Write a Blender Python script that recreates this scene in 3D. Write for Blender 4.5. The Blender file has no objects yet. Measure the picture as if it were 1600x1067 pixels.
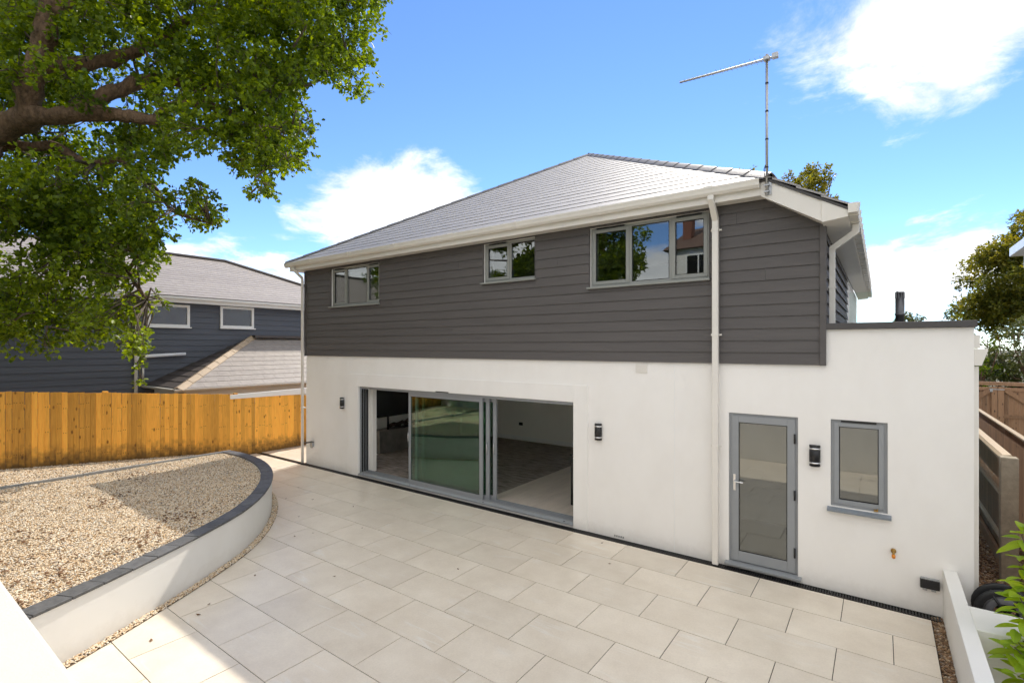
import bpy, bmesh, math, random
import numpy as np
from mathutils import Vector, Matrix
random.seed(7)
RNG = np.random.default_rng(7)
S = bpy.context.scene
COL = S.collection
R = math.radians

# ------------------------------------------------------------------ camera
YAW = 0.63175
cam_d = bpy.data.cameras.new('camera')
cam_d.sensor_width = 36.0
cam_d.lens = 786.2 / 1600 * 36
cam_d.shift_y = 8.0 / 1600
cam_d.clip_start = 0.02
cam_d.clip_end = 2000
cam = bpy.data.objects.new('camera', cam_d)
cam.location = (0, 0, 2.973)
cam.rotation_euler = (R(90), 0, YAW)
COL.objects.link(cam)
S.camera = cam

# ------------------------------------------------------------------ light
TO_SUN = Vector((-0.235, 0.925, 1.0)).normalized()
SUN_EL = math.asin(TO_SUN.z)
SUN_AZ = math.atan2(TO_SUN.x, TO_SUN.y)
sun_d = bpy.data.lights.new('sun', 'SUN')
sun_d.energy = 2.0
sun_d.angle = R(0.55)
sun_d.color = (1.0, 0.93, 0.82)
sun = bpy.data.objects.new('sun', sun_d)
sun.rotation_euler = TO_SUN.to_track_quat('Z', 'Y').to_euler()
sun.location = TO_SUN * 60
COL.objects.link(sun)

S.view_settings.view_transform = 'Standard'
S.view_settings.look = 'None'
S.view_settings.gamma = 1.0
S.view_settings.use_curve_mapping = False
S.view_settings.exposure = 1.34
S.cycles.use_denoising = True
S.cycles.use_adaptive_sampling = True
S.cycles.adaptive_threshold = 0.03
S.cycles.max_bounces = 7
S.cycles.diffuse_bounces = 5
S.cycles.transparent_max_bounces = 12
S.cycles.sample_clamp_indirect = 6.0


def world():
    w = bpy.data.worlds.new('World')
    S.world = w
    w.use_nodes = True
    nt = w.node_tree
    N, L = nt.nodes, nt.links
    N.clear()
    out = N.new('ShaderNodeOutputWorld')
    bg = N.new('ShaderNodeBackground')
    bg.inputs['Strength'].default_value = 0.15
    L.new(bg.outputs[0], out.inputs[0])
    sky = N.new('ShaderNodeTexSky')
    sky.sky_type = 'NISHITA'
    sky.sun_disc = False
    sky.sun_elevation = SUN_EL
    sky.sun_rotation = SUN_AZ
    sky.air_density = 0.7
    sky.dust_density = 0.0
    sky.ozone_density = 5.0
    tc = N.new('ShaderNodeTexCoord')
    sep = N.new('ShaderNodeSeparateXYZ')
    L.new(tc.outputs['Generated'], sep.inputs[0])

    def m(op, a, b=None, c=None, clamp=False):
        n = N.new('ShaderNodeMath')
        n.operation = op
        n.use_clamp = clamp
        for i, v in enumerate((a, b, c)):
            if v is None:
                continue
            if isinstance(v, (int, float)):
                n.inputs[i].default_value = v
            else:
                L.new(v, n.inputs[i])
        return n.outputs[0]
    az = m('ARCTAN2', sep.outputs[0], sep.outputs[1])
    el = m('ARCSINE', sep.outputs[2])
    # cloud texture on a flat layer overhead, so that clouds shrink to the horizon
    zz = m('MAXIMUM', sep.outputs[2], 0.0)
    den = m('ADD', zz, 0.22)
    px = m('DIVIDE', sep.outputs[0], den)
    py = m('DIVIDE', sep.outputs[1], den)
    cmb = N.new('ShaderNodeCombineXYZ')
    L.new(px, cmb.inputs[0]); L.new(py, cmb.inputs[1])
    def noise(scale, det, rough, off, src=cmb):
        mp = N.new('ShaderNodeMapping')
        mp.inputs['Location'].default_value = off
        L.new(src.outputs[0], mp.inputs[0])
        n = N.new('ShaderNodeTexNoise')
        n.inputs['Scale'].default_value = scale
        n.inputs['Detail'].default_value = det
        n.inputs['Roughness'].default_value = rough
        n.inputs['Distortion'].default_value = 0.3
        L.new(mp.outputs[0], n.inputs['Vector'])
        return n.outputs[0]
    n1 = noise(3.4, 12, 0.63, (3.1, 1.7, 0))
    n2 = noise(0.9, 3, 0.5, (9.3, 4.2, 2))
    # separate cumulus clouds: (azimuth, elevation, half width, half height, weight) in degrees
    clouds = [(-48.0, 15.8, 9.5, 3.6, 1.0), (-45.5, 13.6, 8.0, 2.8, 0.9), (-54.5, 14.0, 5.5, 4.2, 0.85), (-42, 15.5, 4.0, 2.2, .7), (-60, 11.5, 2.8, 1.8, .5), (-51, 10.0, 7.0, 2.0, .6), (-38, 9.5, 6, 1.4, .42),
              (3.5, 27.0, 9.0, 6.0, 1.0), (9.5, 32.5, 9.0, 6.0, 1.0), (0.5, 23.0, 4.0, 3.0, .75), (-1.5, 26.0, 3.2, 2.0, .6),
              (3.0, 6.5, 13.0, 3.4, .86), (-4.0, 4.0, 10.0, 3.0, .8), (-2.0, 11.6, 3.0, 1.1, .42), (2.5, 11.0, 2.0, .9, .38),
              (-68.0, 6.5, 18.0, 3.6, .85), (-60.0, 8.0, 5.0, 2.0, .5), (-49.5, 21.0, 1.6, .7, .3)]
    tot = None
    for a0, e0, wa, we, wt in clouds:
        dx = m('DIVIDE', m('SUBTRACT', az, R(a0)), R(wa))
        dy = m('DIVIDE', m('SUBTRACT', el, R(e0)), R(we))
        d2 = m('ADD', m('MULTIPLY', dx, dx), m('MULTIPLY', dy, dy))
        g = m('MULTIPLY', m('EXPONENT', m('MULTIPLY', d2, -0.8)), wt)
        tot = g if tot is None else m('MAXIMUM', tot, g)
    # cloud over the rest of the sky, thickened unseen to raise ambient light
    away = m('SMOOTH_MIN', m('MULTIPLY', m('SUBTRACT', m('ABSOLUTE', m('ADD', az, R(36))), R(50)), 3.0), 1.0, 0.1)
    away = m('MAXIMUM', away, m('MULTIPLY', m('SUBTRACT', el, R(62)), 4.0, clamp=True))
    away = m('MAXIMUM', away, 0.0)
    gen = m('MULTIPLY', m('MULTIPLY', m('SUBTRACT', n2, 0.28), 5.0, clamp=True), away)
    tot = m('MAXIMUM', tot, gen)
    shp = m('ADD', tot, m('MULTIPLY', m('SUBTRACT', n1, 0.5), 1.9))
    mask = N.new('ShaderNodeMapRange')
    mask.interpolation_type = 'SMOOTHSTEP'
    L.new(shp, mask.inputs[0])
    mask.inputs[1].default_value = 0.30
    mask.inputs[2].default_value = 0.82
    gate = m('MULTIPLY', mask.outputs[0], m('MULTIPLY', m('GREATER_THAN', tot, 0.06), m('GREATER_THAN', sep.outputs[2], -0.02)))
    shade = noise(5.0, 6, .6, (1, 5, 3))
    cr = N.new('ShaderNodeMix'); cr.data_type = 'RGBA'
    L.new(shade, cr.inputs[0])
    cr.inputs[6].default_value = (2.0, 2.1, 2.3, 1)
    cr.inputs[7].default_value = (5.4, 5.3, 5.1, 1)
    mix = N.new('ShaderNodeMix'); mix.data_type = 'RGBA'
    L.new(m('MULTIPLY', gate, 0.95), mix.inputs[0])
    grade = N.new('ShaderNodeHueSaturation'); grade.inputs['Hue'].default_value = 0.503; grade.inputs['Saturation'].default_value = 1.06; grade.inputs['Value'].default_value = 0.70
    L.new(sky.outputs[0], grade.inputs['Color'])
    L.new(grade.outputs[0], mix.inputs[6])
    L.new(cr.outputs[2], mix.inputs[7])
    L.new(mix.outputs[2], bg.inputs['Color'])


world()

# ------------------------------------------------------------------ materials
MATS = {}


def mat(name, col, rough=0.6, var=0.0, vscale=6.0, bump=0.0, bscale=60.0, metal=0.0, spec=0.5, rnd=0.0, col2=None,
        stretch=(1, 1, 1), coat=0.0):
    """Principled surface: colour varied by noise (var, or towards col2) and per object (rnd), fine relief by bump."""
    mt = bpy.data.materials.new(name)
    mt.use_nodes = True
    nt = mt.node_tree
    N, L = nt.nodes, nt.links
    b = N['Principled BSDF']
    b.inputs['Roughness'].default_value = rough
    b.inputs['Metallic'].default_value = metal
    b.inputs['Specular IOR Level'].default_value = spec
    b.inputs['Coat Weight'].default_value = coat
    b.inputs['Base Color'].default_value = (*col, 1)
    tc = N.new('ShaderNodeTexCoord')
    mp = N.new('ShaderNodeMapping')
    mp.inputs['Scale'].default_value = stretch
    L.new(tc.outputs['Object'], mp.inputs[0])
    oi = N.new('ShaderNodeObjectInfo')
    addv = N.new('ShaderNodeVectorMath'); addv.operation = 'MULTIPLY_ADD'
    cv = N.new('ShaderNodeCombineXYZ')
    for i in range(3):
        L.new(oi.outputs['Random'], cv.inputs[i])
    L.new(cv.outputs[0], addv.inputs[0])
    addv.inputs[1].default_value = (37, 53, 71)
    L.new(mp.outputs[0], addv.inputs[2])
    vec = addv.outputs[0]
    if var or col2:
        n = N.new('ShaderNodeTexNoise')
        n.inputs['Scale'].default_value = vscale
        n.inputs['Detail'].default_value = 6
        n.inputs['Roughness'].default_value = 0.6
        L.new(vec, n.inputs['Vector'])
        mr = N.new('ShaderNodeMapRange')
        mr.inputs[1].default_value = 0.3
        mr.inputs[2].default_value = 0.7
        L.new(n.outputs[0], mr.inputs[0])
        mx = N.new('ShaderNodeMix'); mx.data_type = 'RGBA'
        L.new(mr.outputs[0], mx.inputs[0])
        c2 = col2 if col2 else tuple(c * (1 + var) for c in col)
        c1 = col if col2 else tuple(c * (1 - var) for c in col)
        mx.inputs[6].default_value = (*c1, 1)
        mx.inputs[7].default_value = (*c2, 1)
        src = mx.outputs[2]
    else:
        rg = N.new('ShaderNodeRGB'); rg.outputs[0].default_value = (*col, 1)
        src = rg.outputs[0]
    if rnd:
        hs = N.new('ShaderNodeHueSaturation')
        mr2 = N.new('ShaderNodeMapRange')
        mr2.inputs[3].default_value = 1 - rnd
        mr2.inputs[4].default_value = 1 + rnd
        L.new(oi.outputs['Random'], mr2.inputs[0])
        L.new(mr2.outputs[0], hs.inputs['Value'])
        L.new(src, hs.inputs['Color'])
        src = hs.outputs[0]
    L.new(src, b.inputs['Base Color'])
    if bump:
        nb = N.new('ShaderNodeTexNoise')
        nb.inputs['Scale'].default_value = bscale
        nb.inputs['Detail'].default_value = 4
        L.new(vec, nb.inputs['Vector'])
        bp = N.new('ShaderNodeBump')
        bp.inputs['Strength'].default_value = bump
        bp.inputs['Distance'].default_value = 0.04 if name == 'bark' else 0.01
        L.new(nb.outputs[0], bp.inputs['Height'])
        L.new(bp.outputs[0], b.inputs['Normal'])
    MATS[name] = mt
    return mt


def glass(name, tint, f0):
    mt = bpy.data.materials.new(name)
    mt.use_nodes = True
    nt = mt.node_tree
    N, L = nt.nodes, nt.links
    N.clear()
    out = N.new('ShaderNodeOutputMaterial')
    tr = N.new('ShaderNodeBsdfTransparent'); tr.inputs[0].default_value = (*tint, 1)
    gl = N.new('ShaderNodeBsdfGlossy'); gl.inputs['Roughness'].default_value = 0.0
    gl.inputs['Color'].default_value = (0.97, 1.0, 0.98, 1)
    lw = N.new('ShaderNodeLayerWeight'); lw.inputs[0].default_value = 0.5
    pw = N.new('ShaderNodeMath'); pw.operation = 'POWER'; pw.inputs[1].default_value = 5
    L.new(lw.outputs['Facing'], pw.inputs[0])
    ma = N.new('ShaderNodeMath'); ma.operation = 'MULTIPLY_ADD'
    L.new(pw.outputs[0], ma.inputs[0]); ma.inputs[1].default_value = 1 - f0; ma.inputs[2].default_value = f0
    # float glass is never quite flat
    tc = N.new('ShaderNodeTexCoord')
    nz = N.new('ShaderNodeTexNoise'); nz.inputs['Scale'].default_value = 1.4; nz.inputs['Detail'].default_value = 0
    L.new(tc.outputs['Object'], nz.inputs['Vector'])
    bp = N.new('ShaderNodeBump'); bp.inputs['Strength'].default_value = 0.05; bp.inputs['Distance'].default_value = 0.02
    L.new(nz.outputs[0], bp.inputs['Height']); L.new(bp.outputs[0], gl.inputs['Normal'])
    mx = N.new('ShaderNodeMixShader')
    L.new(ma.outputs[0], mx.inputs[0]); L.new(tr.outputs[0], mx.inputs[1]); L.new(gl.outputs[0], mx.inputs[2])
    L.new(mx.outputs[0], out.inputs[0])
    MATS[name] = mt
    return mt


def leaf_mat(name, dark, light, trans):
    mt = bpy.data.materials.new(name)
    mt.use_nodes = True
    nt = mt.node_tree
    N, L = nt.nodes, nt.links
    b = N['Principled BSDF']
    at = N.new('ShaderNodeAttribute'); at.attribute_name = 'tint'
    oi = N.new('ShaderNodeObjectInfo')
    ad = N.new('ShaderNodeMath'); ad.operation = 'ADD'
    mu = N.new('ShaderNodeMath'); mu.operation = 'MULTIPLY'; mu.inputs[1].default_value = 0.25
    L.new(oi.outputs['Random'], mu.inputs[0])
    L.new(at.outputs['Fac'], ad.inputs[0]); L.new(mu.outputs[0], ad.inputs[1])
    mx = N.new('ShaderNodeMix'); mx.data_type = 'RGBA'
    L.new(ad.outputs[0], mx.inputs[0])
    mx.inputs[6].default_value = (*dark, 1); mx.inputs[7].default_value = (*light, 1)
    L.new(mx.outputs[2], b.inputs['Base Color'])
    b.inputs['Roughness'].default_value = 0.45
    b.inputs['Specular IOR Level'].default_value = 0.35
    tl = N.new('ShaderNodeBsdfTranslucent')
    hs = N.new('ShaderNodeHueSaturation'); hs.inputs['Hue'].default_value = 0.475
    hs.inputs['Saturation'].default_value = 1.1; hs.inputs['Value'].default_value = 2.1
    L.new(mx.outputs[2], hs.inputs['Color']); L.new(hs.outputs[0], tl.inputs[0])
    ms = N.new('ShaderNodeMixShader'); ms.inputs[0].default_value = trans
    L.new(b.outputs[0], ms.inputs[1]); L.new(tl.outputs[0], ms.inputs[2])
    L.new(ms.outputs[0], N['Material Output'].inputs[0])
    MATS[name] = mt
    return mt


def wood_mat(name, base, dark, rnd, knots=True, grime=None, nails=False):
    """Sawn boards: grain along z, knots, each board its own tone; grime is a stain near the foot of the board."""
    mt = mat(name, base, 0.75, 0, rnd=0)
    nt = mt.node_tree
    N, L = nt.nodes, nt.links
    b = N['Principled BSDF']
    tc = N.new('ShaderNodeTexCoord'); oi = N.new('ShaderNodeObjectInfo')
    cv = N.new('ShaderNodeCombineXYZ')
    for i in range(3):
        L.new(oi.outputs['Random'], cv.inputs[i])
    av = N.new('ShaderNodeVectorMath'); av.operation = 'MULTIPLY_ADD'
    av.inputs[1].default_value = (91, 57, 33)
    L.new(cv.outputs[0], av.inputs[0]); L.new(tc.outputs['Object'], av.inputs[2])
    mp = N.new('ShaderNodeMapping'); mp.inputs['Scale'].default_value = (1, 1, 0.07)
    L.new(av.outputs[0], mp.inputs[0])
    nz = N.new('ShaderNodeTexNoise'); nz.inputs['Scale'].default_value = 55; nz.inputs['Detail'].default_value = 5
    nz.inputs['Distortion'].default_value = 0.5
    L.new(mp.outputs[0], nz.inputs['Vector'])
    r1 = N.new('ShaderNodeMapRange'); r1.inputs[1].default_value = .35; r1.inputs[2].default_value = .75
    L.new(nz.outputs[0], r1.inputs[0])
    mx = N.new('ShaderNodeMix'); mx.data_type = 'RGBA'
    L.new(r1.outputs[0], mx.inputs[0])
    mx.inputs[6].default_value = (*base, 1)
    mx.inputs[7].default_value = (*[(a + c) / 2 for a, c in zip(base, dark)], 1)
    src = mx.outputs[2]
    if knots:
        mk = N.new('ShaderNodeMapping'); mk.inputs['Scale'].default_value = (1, 1, 0.45)
        L.new(av.outputs[0], mk.inputs[0])
        vo = N.new('ShaderNodeTexVoronoi'); vo.inputs['Scale'].default_value = 9.5
        L.new(mk.outputs[0], vo.inputs['Vector'])
        r2 = N.new('ShaderNodeMapRange'); r2.inputs[1].default_value = .10; r2.inputs[2].default_value = .22
        r2.inputs[3].default_value = 1; r2.inputs[4].default_value = 0
        L.new(vo.outputs['Distance'], r2.inputs[0])
        gt = N.new('ShaderNodeMath'); gt.operation = 'MULTIPLY'
        sc = N.new('ShaderNodeSeparateColor'); L.new(vo.outputs['Color'], sc.inputs[0])
        g2 = N.new('ShaderNodeMath'); g2.operation = 'GREATER_THAN'; g2.inputs[1].default_value = 0.40
        L.new(sc.outputs[0], g2.inputs[0])
        L.new(r2.outputs[0], gt.inputs[0]); L.new(g2.outputs[0], gt.inputs[1])
        m2 = N.new('ShaderNodeMix'); m2.data_type = 'RGBA'
        L.new(gt.outputs[0], m2.inputs[0]); L.new(src, m2.inputs[6])
        m2.inputs[7].default_value = (*[c * .55 for c in dark], 1)
        src = m2.outputs[2]
    if grime:
        se = N.new('ShaderNodeSeparateXYZ'); L.new(tc.outputs['Object'], se.inputs[0])
        n3 = N.new('ShaderNodeTexNoise'); n3.inputs['Scale'].default_value = 7; n3.inputs['Detail'].default_value = 6
        L.new(av.outputs[0], n3.inputs['Vector'])
        ma = N.new('ShaderNodeMath'); ma.operation = 'MULTIPLY_ADD'
        L.new(n3.outputs[0], ma.inputs[0]); ma.inputs[1].default_value = -0.75; L.new(se.outputs[2], ma.inputs[2])
        r3 = N.new('ShaderNodeMapRange'); r3.inputs[1].default_value = -0.32; r3.inputs[2].default_value = 0.05
        r3.inputs[3].default_value = .8; r3.inputs[4].default_value = 0
        L.new(ma.outputs[0], r3.inputs[0])
        m3 = N.new('ShaderNodeMix'); m3.data_type = 'RGBA'
        L.new(r3.outputs[0], m3.inputs[0]); L.new(src, m3.inputs[6]); m3.inputs[7].default_value = (*grime, 1)
        src = m3.outputs[2]
    if nails:      # rusty nail heads, two to a rail
        sn = N.new('ShaderNodeSeparateXYZ'); L.new(tc.outputs['Object'], sn.inputs[0])
        def M(op, a, b=None):
            n_ = N.new('ShaderNodeMath'); n_.operation = op
            for i_, v_ in enumerate((a, b)):
                if v_ is None: continue
                if isinstance(v_, (int, float)): n_.inputs[i_].default_value = v_
                else: L.new(v_, n_.inputs[i_])
            return n_.outputs[0]
        fy = M('DIVIDE', M('SUBTRACT', M('ABSOLUTE', sn.outputs[1]), .018), .008)
        zo = M('ADD', sn.outputs[2], M('MULTIPLY', oi.outputs['Random'], .14))
        fz = M('DIVIDE', M('SUBTRACT', M('PINGPONG', M('SUBTRACT', zo, .05), .25), .25), .013)
        dd_ = M('ADD', M('MULTIPLY', fy, fy), M('MULTIPLY', fz, fz))
        mk_ = M('MULTIPLY', M('MULTIPLY', M('LESS_THAN', dd_, 1.0), .6), M('GREATER_THAN', M('FRACT', M('MULTIPLY', oi.outputs['Random'], 7.3)), .45))
        m4 = N.new('ShaderNodeMix'); m4.data_type = 'RGBA'
        L.new(mk_, m4.inputs[0]); L.new(src, m4.inputs[6]); m4.inputs[7].default_value = (.10, .035, .01, 1)
        src = m4.outputs[2]
    hs = N.new('ShaderNodeHueSaturation')
    mr = N.new('ShaderNodeMapRange'); mr.inputs[3].default_value = 1 - rnd; mr.inputs[4].default_value = 1 + rnd
    L.new(oi.outputs['Random'], mr.inputs[0]); L.new(mr.outputs[0], hs.inputs['Value'])
    L.new(src, hs.inputs['Color']); L.new(hs.outputs[0], b.inputs['Base Color'])
    bp = N.new('ShaderNodeBump'); bp.inputs['Strength'].default_value = .25; bp.inputs['Distance'].default_value = .004
    L.new(nz.outputs[0], bp.inputs['Height']); L.new(bp.outputs[0], b.inputs['Normal'])
    return mt


def tile_mat():
    """Porcelain stone-effect slab: cloudy cream body, faint pale veins on the diagonal, each slab its own cut."""
    mt = mat('porcelain', (.56, .50, .42), 0.42, 0, spec=.45)
    nt = mt.node_tree
    N, L = nt.nodes, nt.links
    b = N['Principled BSDF']
    tc = N.new('ShaderNodeTexCoord'); oi = N.new('ShaderNodeObjectInfo')
    cv = N.new('ShaderNodeCombineXYZ')
    for i in range(3):
        L.new(oi.outputs['Random'], cv.inputs[i])
    av = N.new('ShaderNodeVectorMath'); av.operation = 'MULTIPLY_ADD'
    av.inputs[1].default_value = (71, 43, 29)
    L.new(cv.outputs[0], av.inputs[0]); L.new(tc.outputs['Object'], av.inputs[2])
    n1 = N.new('ShaderNodeTexNoise'); n1.inputs['Scale'].default_value = 2.3; n1.inputs['Detail'].default_value = 8
    n1.inputs['Roughness'].default_value = .65
    L.new(av.outputs[0], n1.inputs['Vector'])
    r1 = N.new('ShaderNodeMapRange'); r1.inputs[1].default_value = .3; r1.inputs[2].default_value = .7
    L.new(n1.outputs[0], r1.inputs[0])
    m1 = N.new('ShaderNodeMix'); m1.data_type = 'RGBA'
    L.new(r1.outputs[0], m1.inputs[0])
    m1.inputs[6].default_value = (.67, .585, .475, 1); m1.inputs[7].default_value = (.79, .71, .595, 1)
    # veins
    mp = N.new('ShaderNodeMapping'); mp.inputs['Rotation'].default_value = (0, 0, R(38)); mp.inputs['Scale'].default_value = (.22, 1.5, 1)
    L.new(av.outputs[0], mp.inputs[0])
    n2 = N.new('ShaderNodeTexNoise'); n2.inputs['Scale'].default_value = 2.6; n2.inputs['Detail'].default_value = 3
    n2.inputs['Distortion'].default_value = .15
    L.new(mp.outputs[0], n2.inputs['Vector'])
    ab = N.new('ShaderNodeMath'); ab.operation = 'SUBTRACT'; ab.inputs[1].default_value = .5
    L.new(n2.outputs[0], ab.inputs[0])
    a2 = N.new('ShaderNodeMath'); a2.operation = 'ABSOLUTE'; L.new(ab.outputs[0], a2.inputs[0])
    r2 = N.new('ShaderNodeMapRange'); r2.inputs[1].default_value = 0; r2.inputs[2].default_value = .03
    r2.inputs[3].default_value = 1; r2.inputs[4].default_value = 0
    L.new(a2.outputs[0], r2.inputs[0])
    n3 = N.new('ShaderNodeTexNoise'); n3.inputs['Scale'].default_value = 1.7
    L.new(av.outputs[0], n3.inputs['Vector'])
    r3 = N.new('ShaderNodeMapRange'); r3.inputs[1].default_value = .52; r3.inputs[2].default_value = .68; r3.inputs[4].default_value = .5
    L.new(n3.outputs[0], r3.inputs[0])
    mu = N.new('ShaderNodeMath'); mu.operation = 'MULTIPLY'
    L.new(r2.outputs[0], mu.inputs[0]); L.new(r3.outputs[0], mu.inputs[1])
    m2 = N.new('ShaderNodeMix'); m2.data_type = 'RGBA'
    L.new(mu.outputs[0], m2.inputs[0]); L.new(m1.outputs[2], m2.inputs[6]); m2.inputs[7].default_value = (.80, .77, .72, 1)
    # fine speckle
    n4 = N.new('ShaderNodeTexNoise'); n4.inputs['Scale'].default_value = 60; n4.inputs['Detail'].default_value = 3
    L.new(av.outputs[0], n4.inputs['Vector'])
    r4 = N.new('ShaderNodeMapRange'); r4.inputs[1].default_value = .3; r4.inputs[2].default_value = .7
    r4.inputs[3].default_value = .96; r4.inputs[4].default_value = 1.04
    L.new(n4.outputs[0], r4.inputs[0])
    mr = N.new('ShaderNodeMapRange'); mr.inputs[3].default_value = .95; mr.inputs[4].default_value = 1.045
    L.new(oi.outputs['Random'], mr.inputs[0])
    mm = N.new('ShaderNodeMath'); mm.operation = 'MULTIPLY'
    L.new(r4.outputs[0], mm.inputs[0]); L.new(mr.outputs[0], mm.inputs[1])
    hs = N.new('ShaderNodeHueSaturation'); L.new(mm.outputs[0], hs.inputs['Value']); L.new(m2.outputs[2], hs.inputs['Color'])
    L.new(hs.outputs[0], b.inputs['Base Color'])
    rr = N.new('ShaderNodeMapRange'); rr.inputs[3].default_value = .24; rr.inputs[4].default_value = .42
    L.new(n1.outputs[0], rr.inputs[0]); L.new(rr.outputs[0], b.inputs['Roughness'])
    return mt


def render_mat(name, base, stain):
    """Painted render: fine sand relief, faint streaks and a slight splash stain."""
    mt = mat(name, base, .85, 0, bump=.12, bscale=260, spec=.3)
    nt = mt.node_tree
    N, L = nt.nodes, nt.links
    b = N['Principled BSDF']
    tc = N.new('ShaderNodeTexCoord')
    mp = N.new('ShaderNodeMapping'); mp.inputs['Scale'].default_value = (.8, .8, .45)
    L.new(tc.outputs['Object'], mp.inputs[0])
    n = N.new('ShaderNodeTexNoise'); n.inputs['Scale'].default_value = 2.2; n.inputs['Detail'].default_value = 7
    n.inputs['Roughness'].default_value = .62
    L.new(mp.outputs[0], n.inputs['Vector'])
    r = N.new('ShaderNodeMapRange'); r.inputs[1].default_value = .42; r.inputs[2].default_value = .8
    L.new(n.outputs[0], r.inputs[0])
    m = N.new('ShaderNodeMix'); m.data_type = 'RGBA'
    L.new(r.outputs[0], m.inputs[0])
    m.inputs[6].default_value = (*base, 1); m.inputs[7].default_value = (*stain, 1)
    se = N.new('ShaderNodeSeparateXYZ'); L.new(tc.outputs['Object'], se.inputs[0])
    n2 = N.new('ShaderNodeTexNoise'); n2.inputs['Scale'].default_value = 9; n2.inputs['Detail'].default_value = 8; n2.inputs['Roughness'].default_value = .7
    L.new(tc.outputs['Object'], n2.inputs['Vector'])
    ma = N.new('ShaderNodeMath'); ma.operation = 'MULTIPLY_ADD'; L.new(n2.outputs[0], ma.inputs[0]); ma.inputs[1].default_value = -.5; L.new(se.outputs[2], ma.inputs[2])
    r2 = N.new('ShaderNodeMapRange'); r2.inputs[1].default_value = -.26; r2.inputs[2].default_value = -.05; r2.inputs[3].default_value = .16; r2.inputs[4].default_value = 0
    L.new(ma.outputs[0], r2.inputs[0])
    m2 = N.new('ShaderNodeMix'); m2.data_type = 'RGBA'; L.new(r2.outputs[0], m2.inputs[0]); L.new(m.outputs[2], m2.inputs[6]); m2.inputs[7].default_value = (.42, .36, .28, 1)
    L.new(m2.outputs[2], b.inputs['Base Color'])
    return mt


def pebble_mat(name, ramp):
    mt = bpy.data.materials.new(name)
    mt.use_nodes = True
    nt = mt.node_tree
    N, L = nt.nodes, nt.links
    b = N['Principled BSDF']
    oi = N.new('ShaderNodeObjectInfo')
    cr = N.new('ShaderNodeValToRGB')
    cr.color_ramp.interpolation = 'CONSTANT'
    e = cr.color_ramp.elements
    e[0].position = 0; e[0].color = (*ramp[0][1], 1)
    e[1].position = ramp[1][0]; e[1].color = (*ramp[1][1], 1)
    for p, c in ramp[2:]:
        q = e.new(p); q.color = (*c, 1)
    L.new(oi.outputs['Random'], cr.inputs[0])
    L.new(cr.outputs[0], b.inputs['Base Color'])
    b.inputs['Roughness'].default_value = .7
    MATS[name] = mt
    return mt


render_mat('white_render', (.86, .84, .81), (.81, .785, .75))
render_mat('garden_render', (.78, .765, .73), (.74, .72, .68))
mat('interior_paint', (.88, .855, .80), .8)
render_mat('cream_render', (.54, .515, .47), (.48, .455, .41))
mat('cladding', (.098, .090, .088), .62, .10, 5, bump=.35, bscale=30, rnd=.035, stretch=(.12, 1, 1.6), spec=.4)
mat('neighbour_cladding', (.085, .096, .122), .6, .08, 5, bump=.25, bscale=30, rnd=.05, stretch=(1, .12, 1.6))
mat('upvc', (.74, .71, .66), .35, .03, 3, spec=.5)
mat('upvc_white', (.82, .82, .81), .35)
mat('grey_frame', (.27, .285, .30), .38, .03, 8, spec=.5)
mat('grey_sill', (.20, .225, .255), .4, .05, 6)
mat('light_frame', (.27, .278, .262), .38, .03, 8)
mat('gasket', (.012, .012, .013), .6)
mat('slate', (.29, .275, .27), .58, .12, 9, bump=.08, bscale=25, spec=.9, rnd=.03)
mat('ridge', (.135, .125, .12), .5, .12, 12, bump=.2, bscale=40, rnd=.06)
mat('neighbour_slate', (.30, .265, .24), .55, .14, 6, bump=.2, bscale=30, rnd=.05)
mat('dark_tile', (.075, .062, .058), .55, .15, 6, rnd=.05)
mat('hip_tile', (.42, .32, .22), .7, .12, 6, rnd=.05)
mat('black_plastic', (.012, .012, .013), .45, .2, 20)
mat('capping', (.06, .055, .055), .45, .08, 6)
mat('chrome', (.75, .75, .76), .18, metal=1)
mat('galvanised', (.42, .43, .44), .42, .15, 30, metal=.8)
mat('flue', (.14, .14, .15), .4, .1, 10, metal=.4)
mat('brass', (.42, .26, .08), .35, metal=1)
mat('copper_orange', (.75, .26, .03), .35, metal=.4)
mat('coping', (.105, .105, .107), .60, .25, 14, bump=.3, bscale=35, rnd=.16, spec=.35)
mat('kerb', (.30, .30, .29), .6, .12, 12, rnd=.08)
mat('grout', (.045, .034, .026), .9, .2, 30)
mat('soil', (.12, .085, .055), .95, .3, 8)
mat('gravel_base', (.30, .23, .15), .95, .35, 60)
mat('brown_base', (.10, .062, .035), .95, .35, 60)
mat('grass', (.05, .085, .022), .95, .35, 3)
mat('earth', (.09, .085, .045), .95, .35, 1.5)
mat('carpet', (.27, .225, .195), .95, .55, 3, bump=.5, bscale=220, stretch=(1, 4, 1))
mat('floor_plank', (.62, .54, .46), .45, .12, 3, rnd=.07, stretch=(2.5, .4, 1))
mat('stone_hearth', (.17, .155, .14), .7, .25, 5)
mat('ceiling', (.84, .83, .81), .85)
mat('pale_floor', (.60, .56, .50), .5, .05, 4)
mat('screen', (.006, .006, .007), .25)
mat('log', (.05, .032, .02), .9, .3, 20)
mat('concrete', (.30, .255, .19), .9, .18, 14, bump=.3, bscale=80)
wood_mat('fence_wood', (.90, .46, .07), (.48, .19, .02), .28, True, (.07, .04, .015), True)
wood_mat('weathered_wood', (.33, .19, .105), (.15, .085, .05), .18, True)
wood_mat('pale_rail', (.42, .33, .23), (.24, .17, .11), .08, False)
mat('bark', (.15, .092, .055), .9, .55, 14, bump=1.0, bscale=30, stretch=(1, 1, .5))
mat('twig', (.11, .085, .06), .9, .2, 9)
mat('roof_brown', (.12, .07, .05), .8, .2, 6)
mat('brick', (.20, .085, .055), .85, .2, 12)
mat('house_white', (.74, .73, .70), .8, .04, 3)
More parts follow.
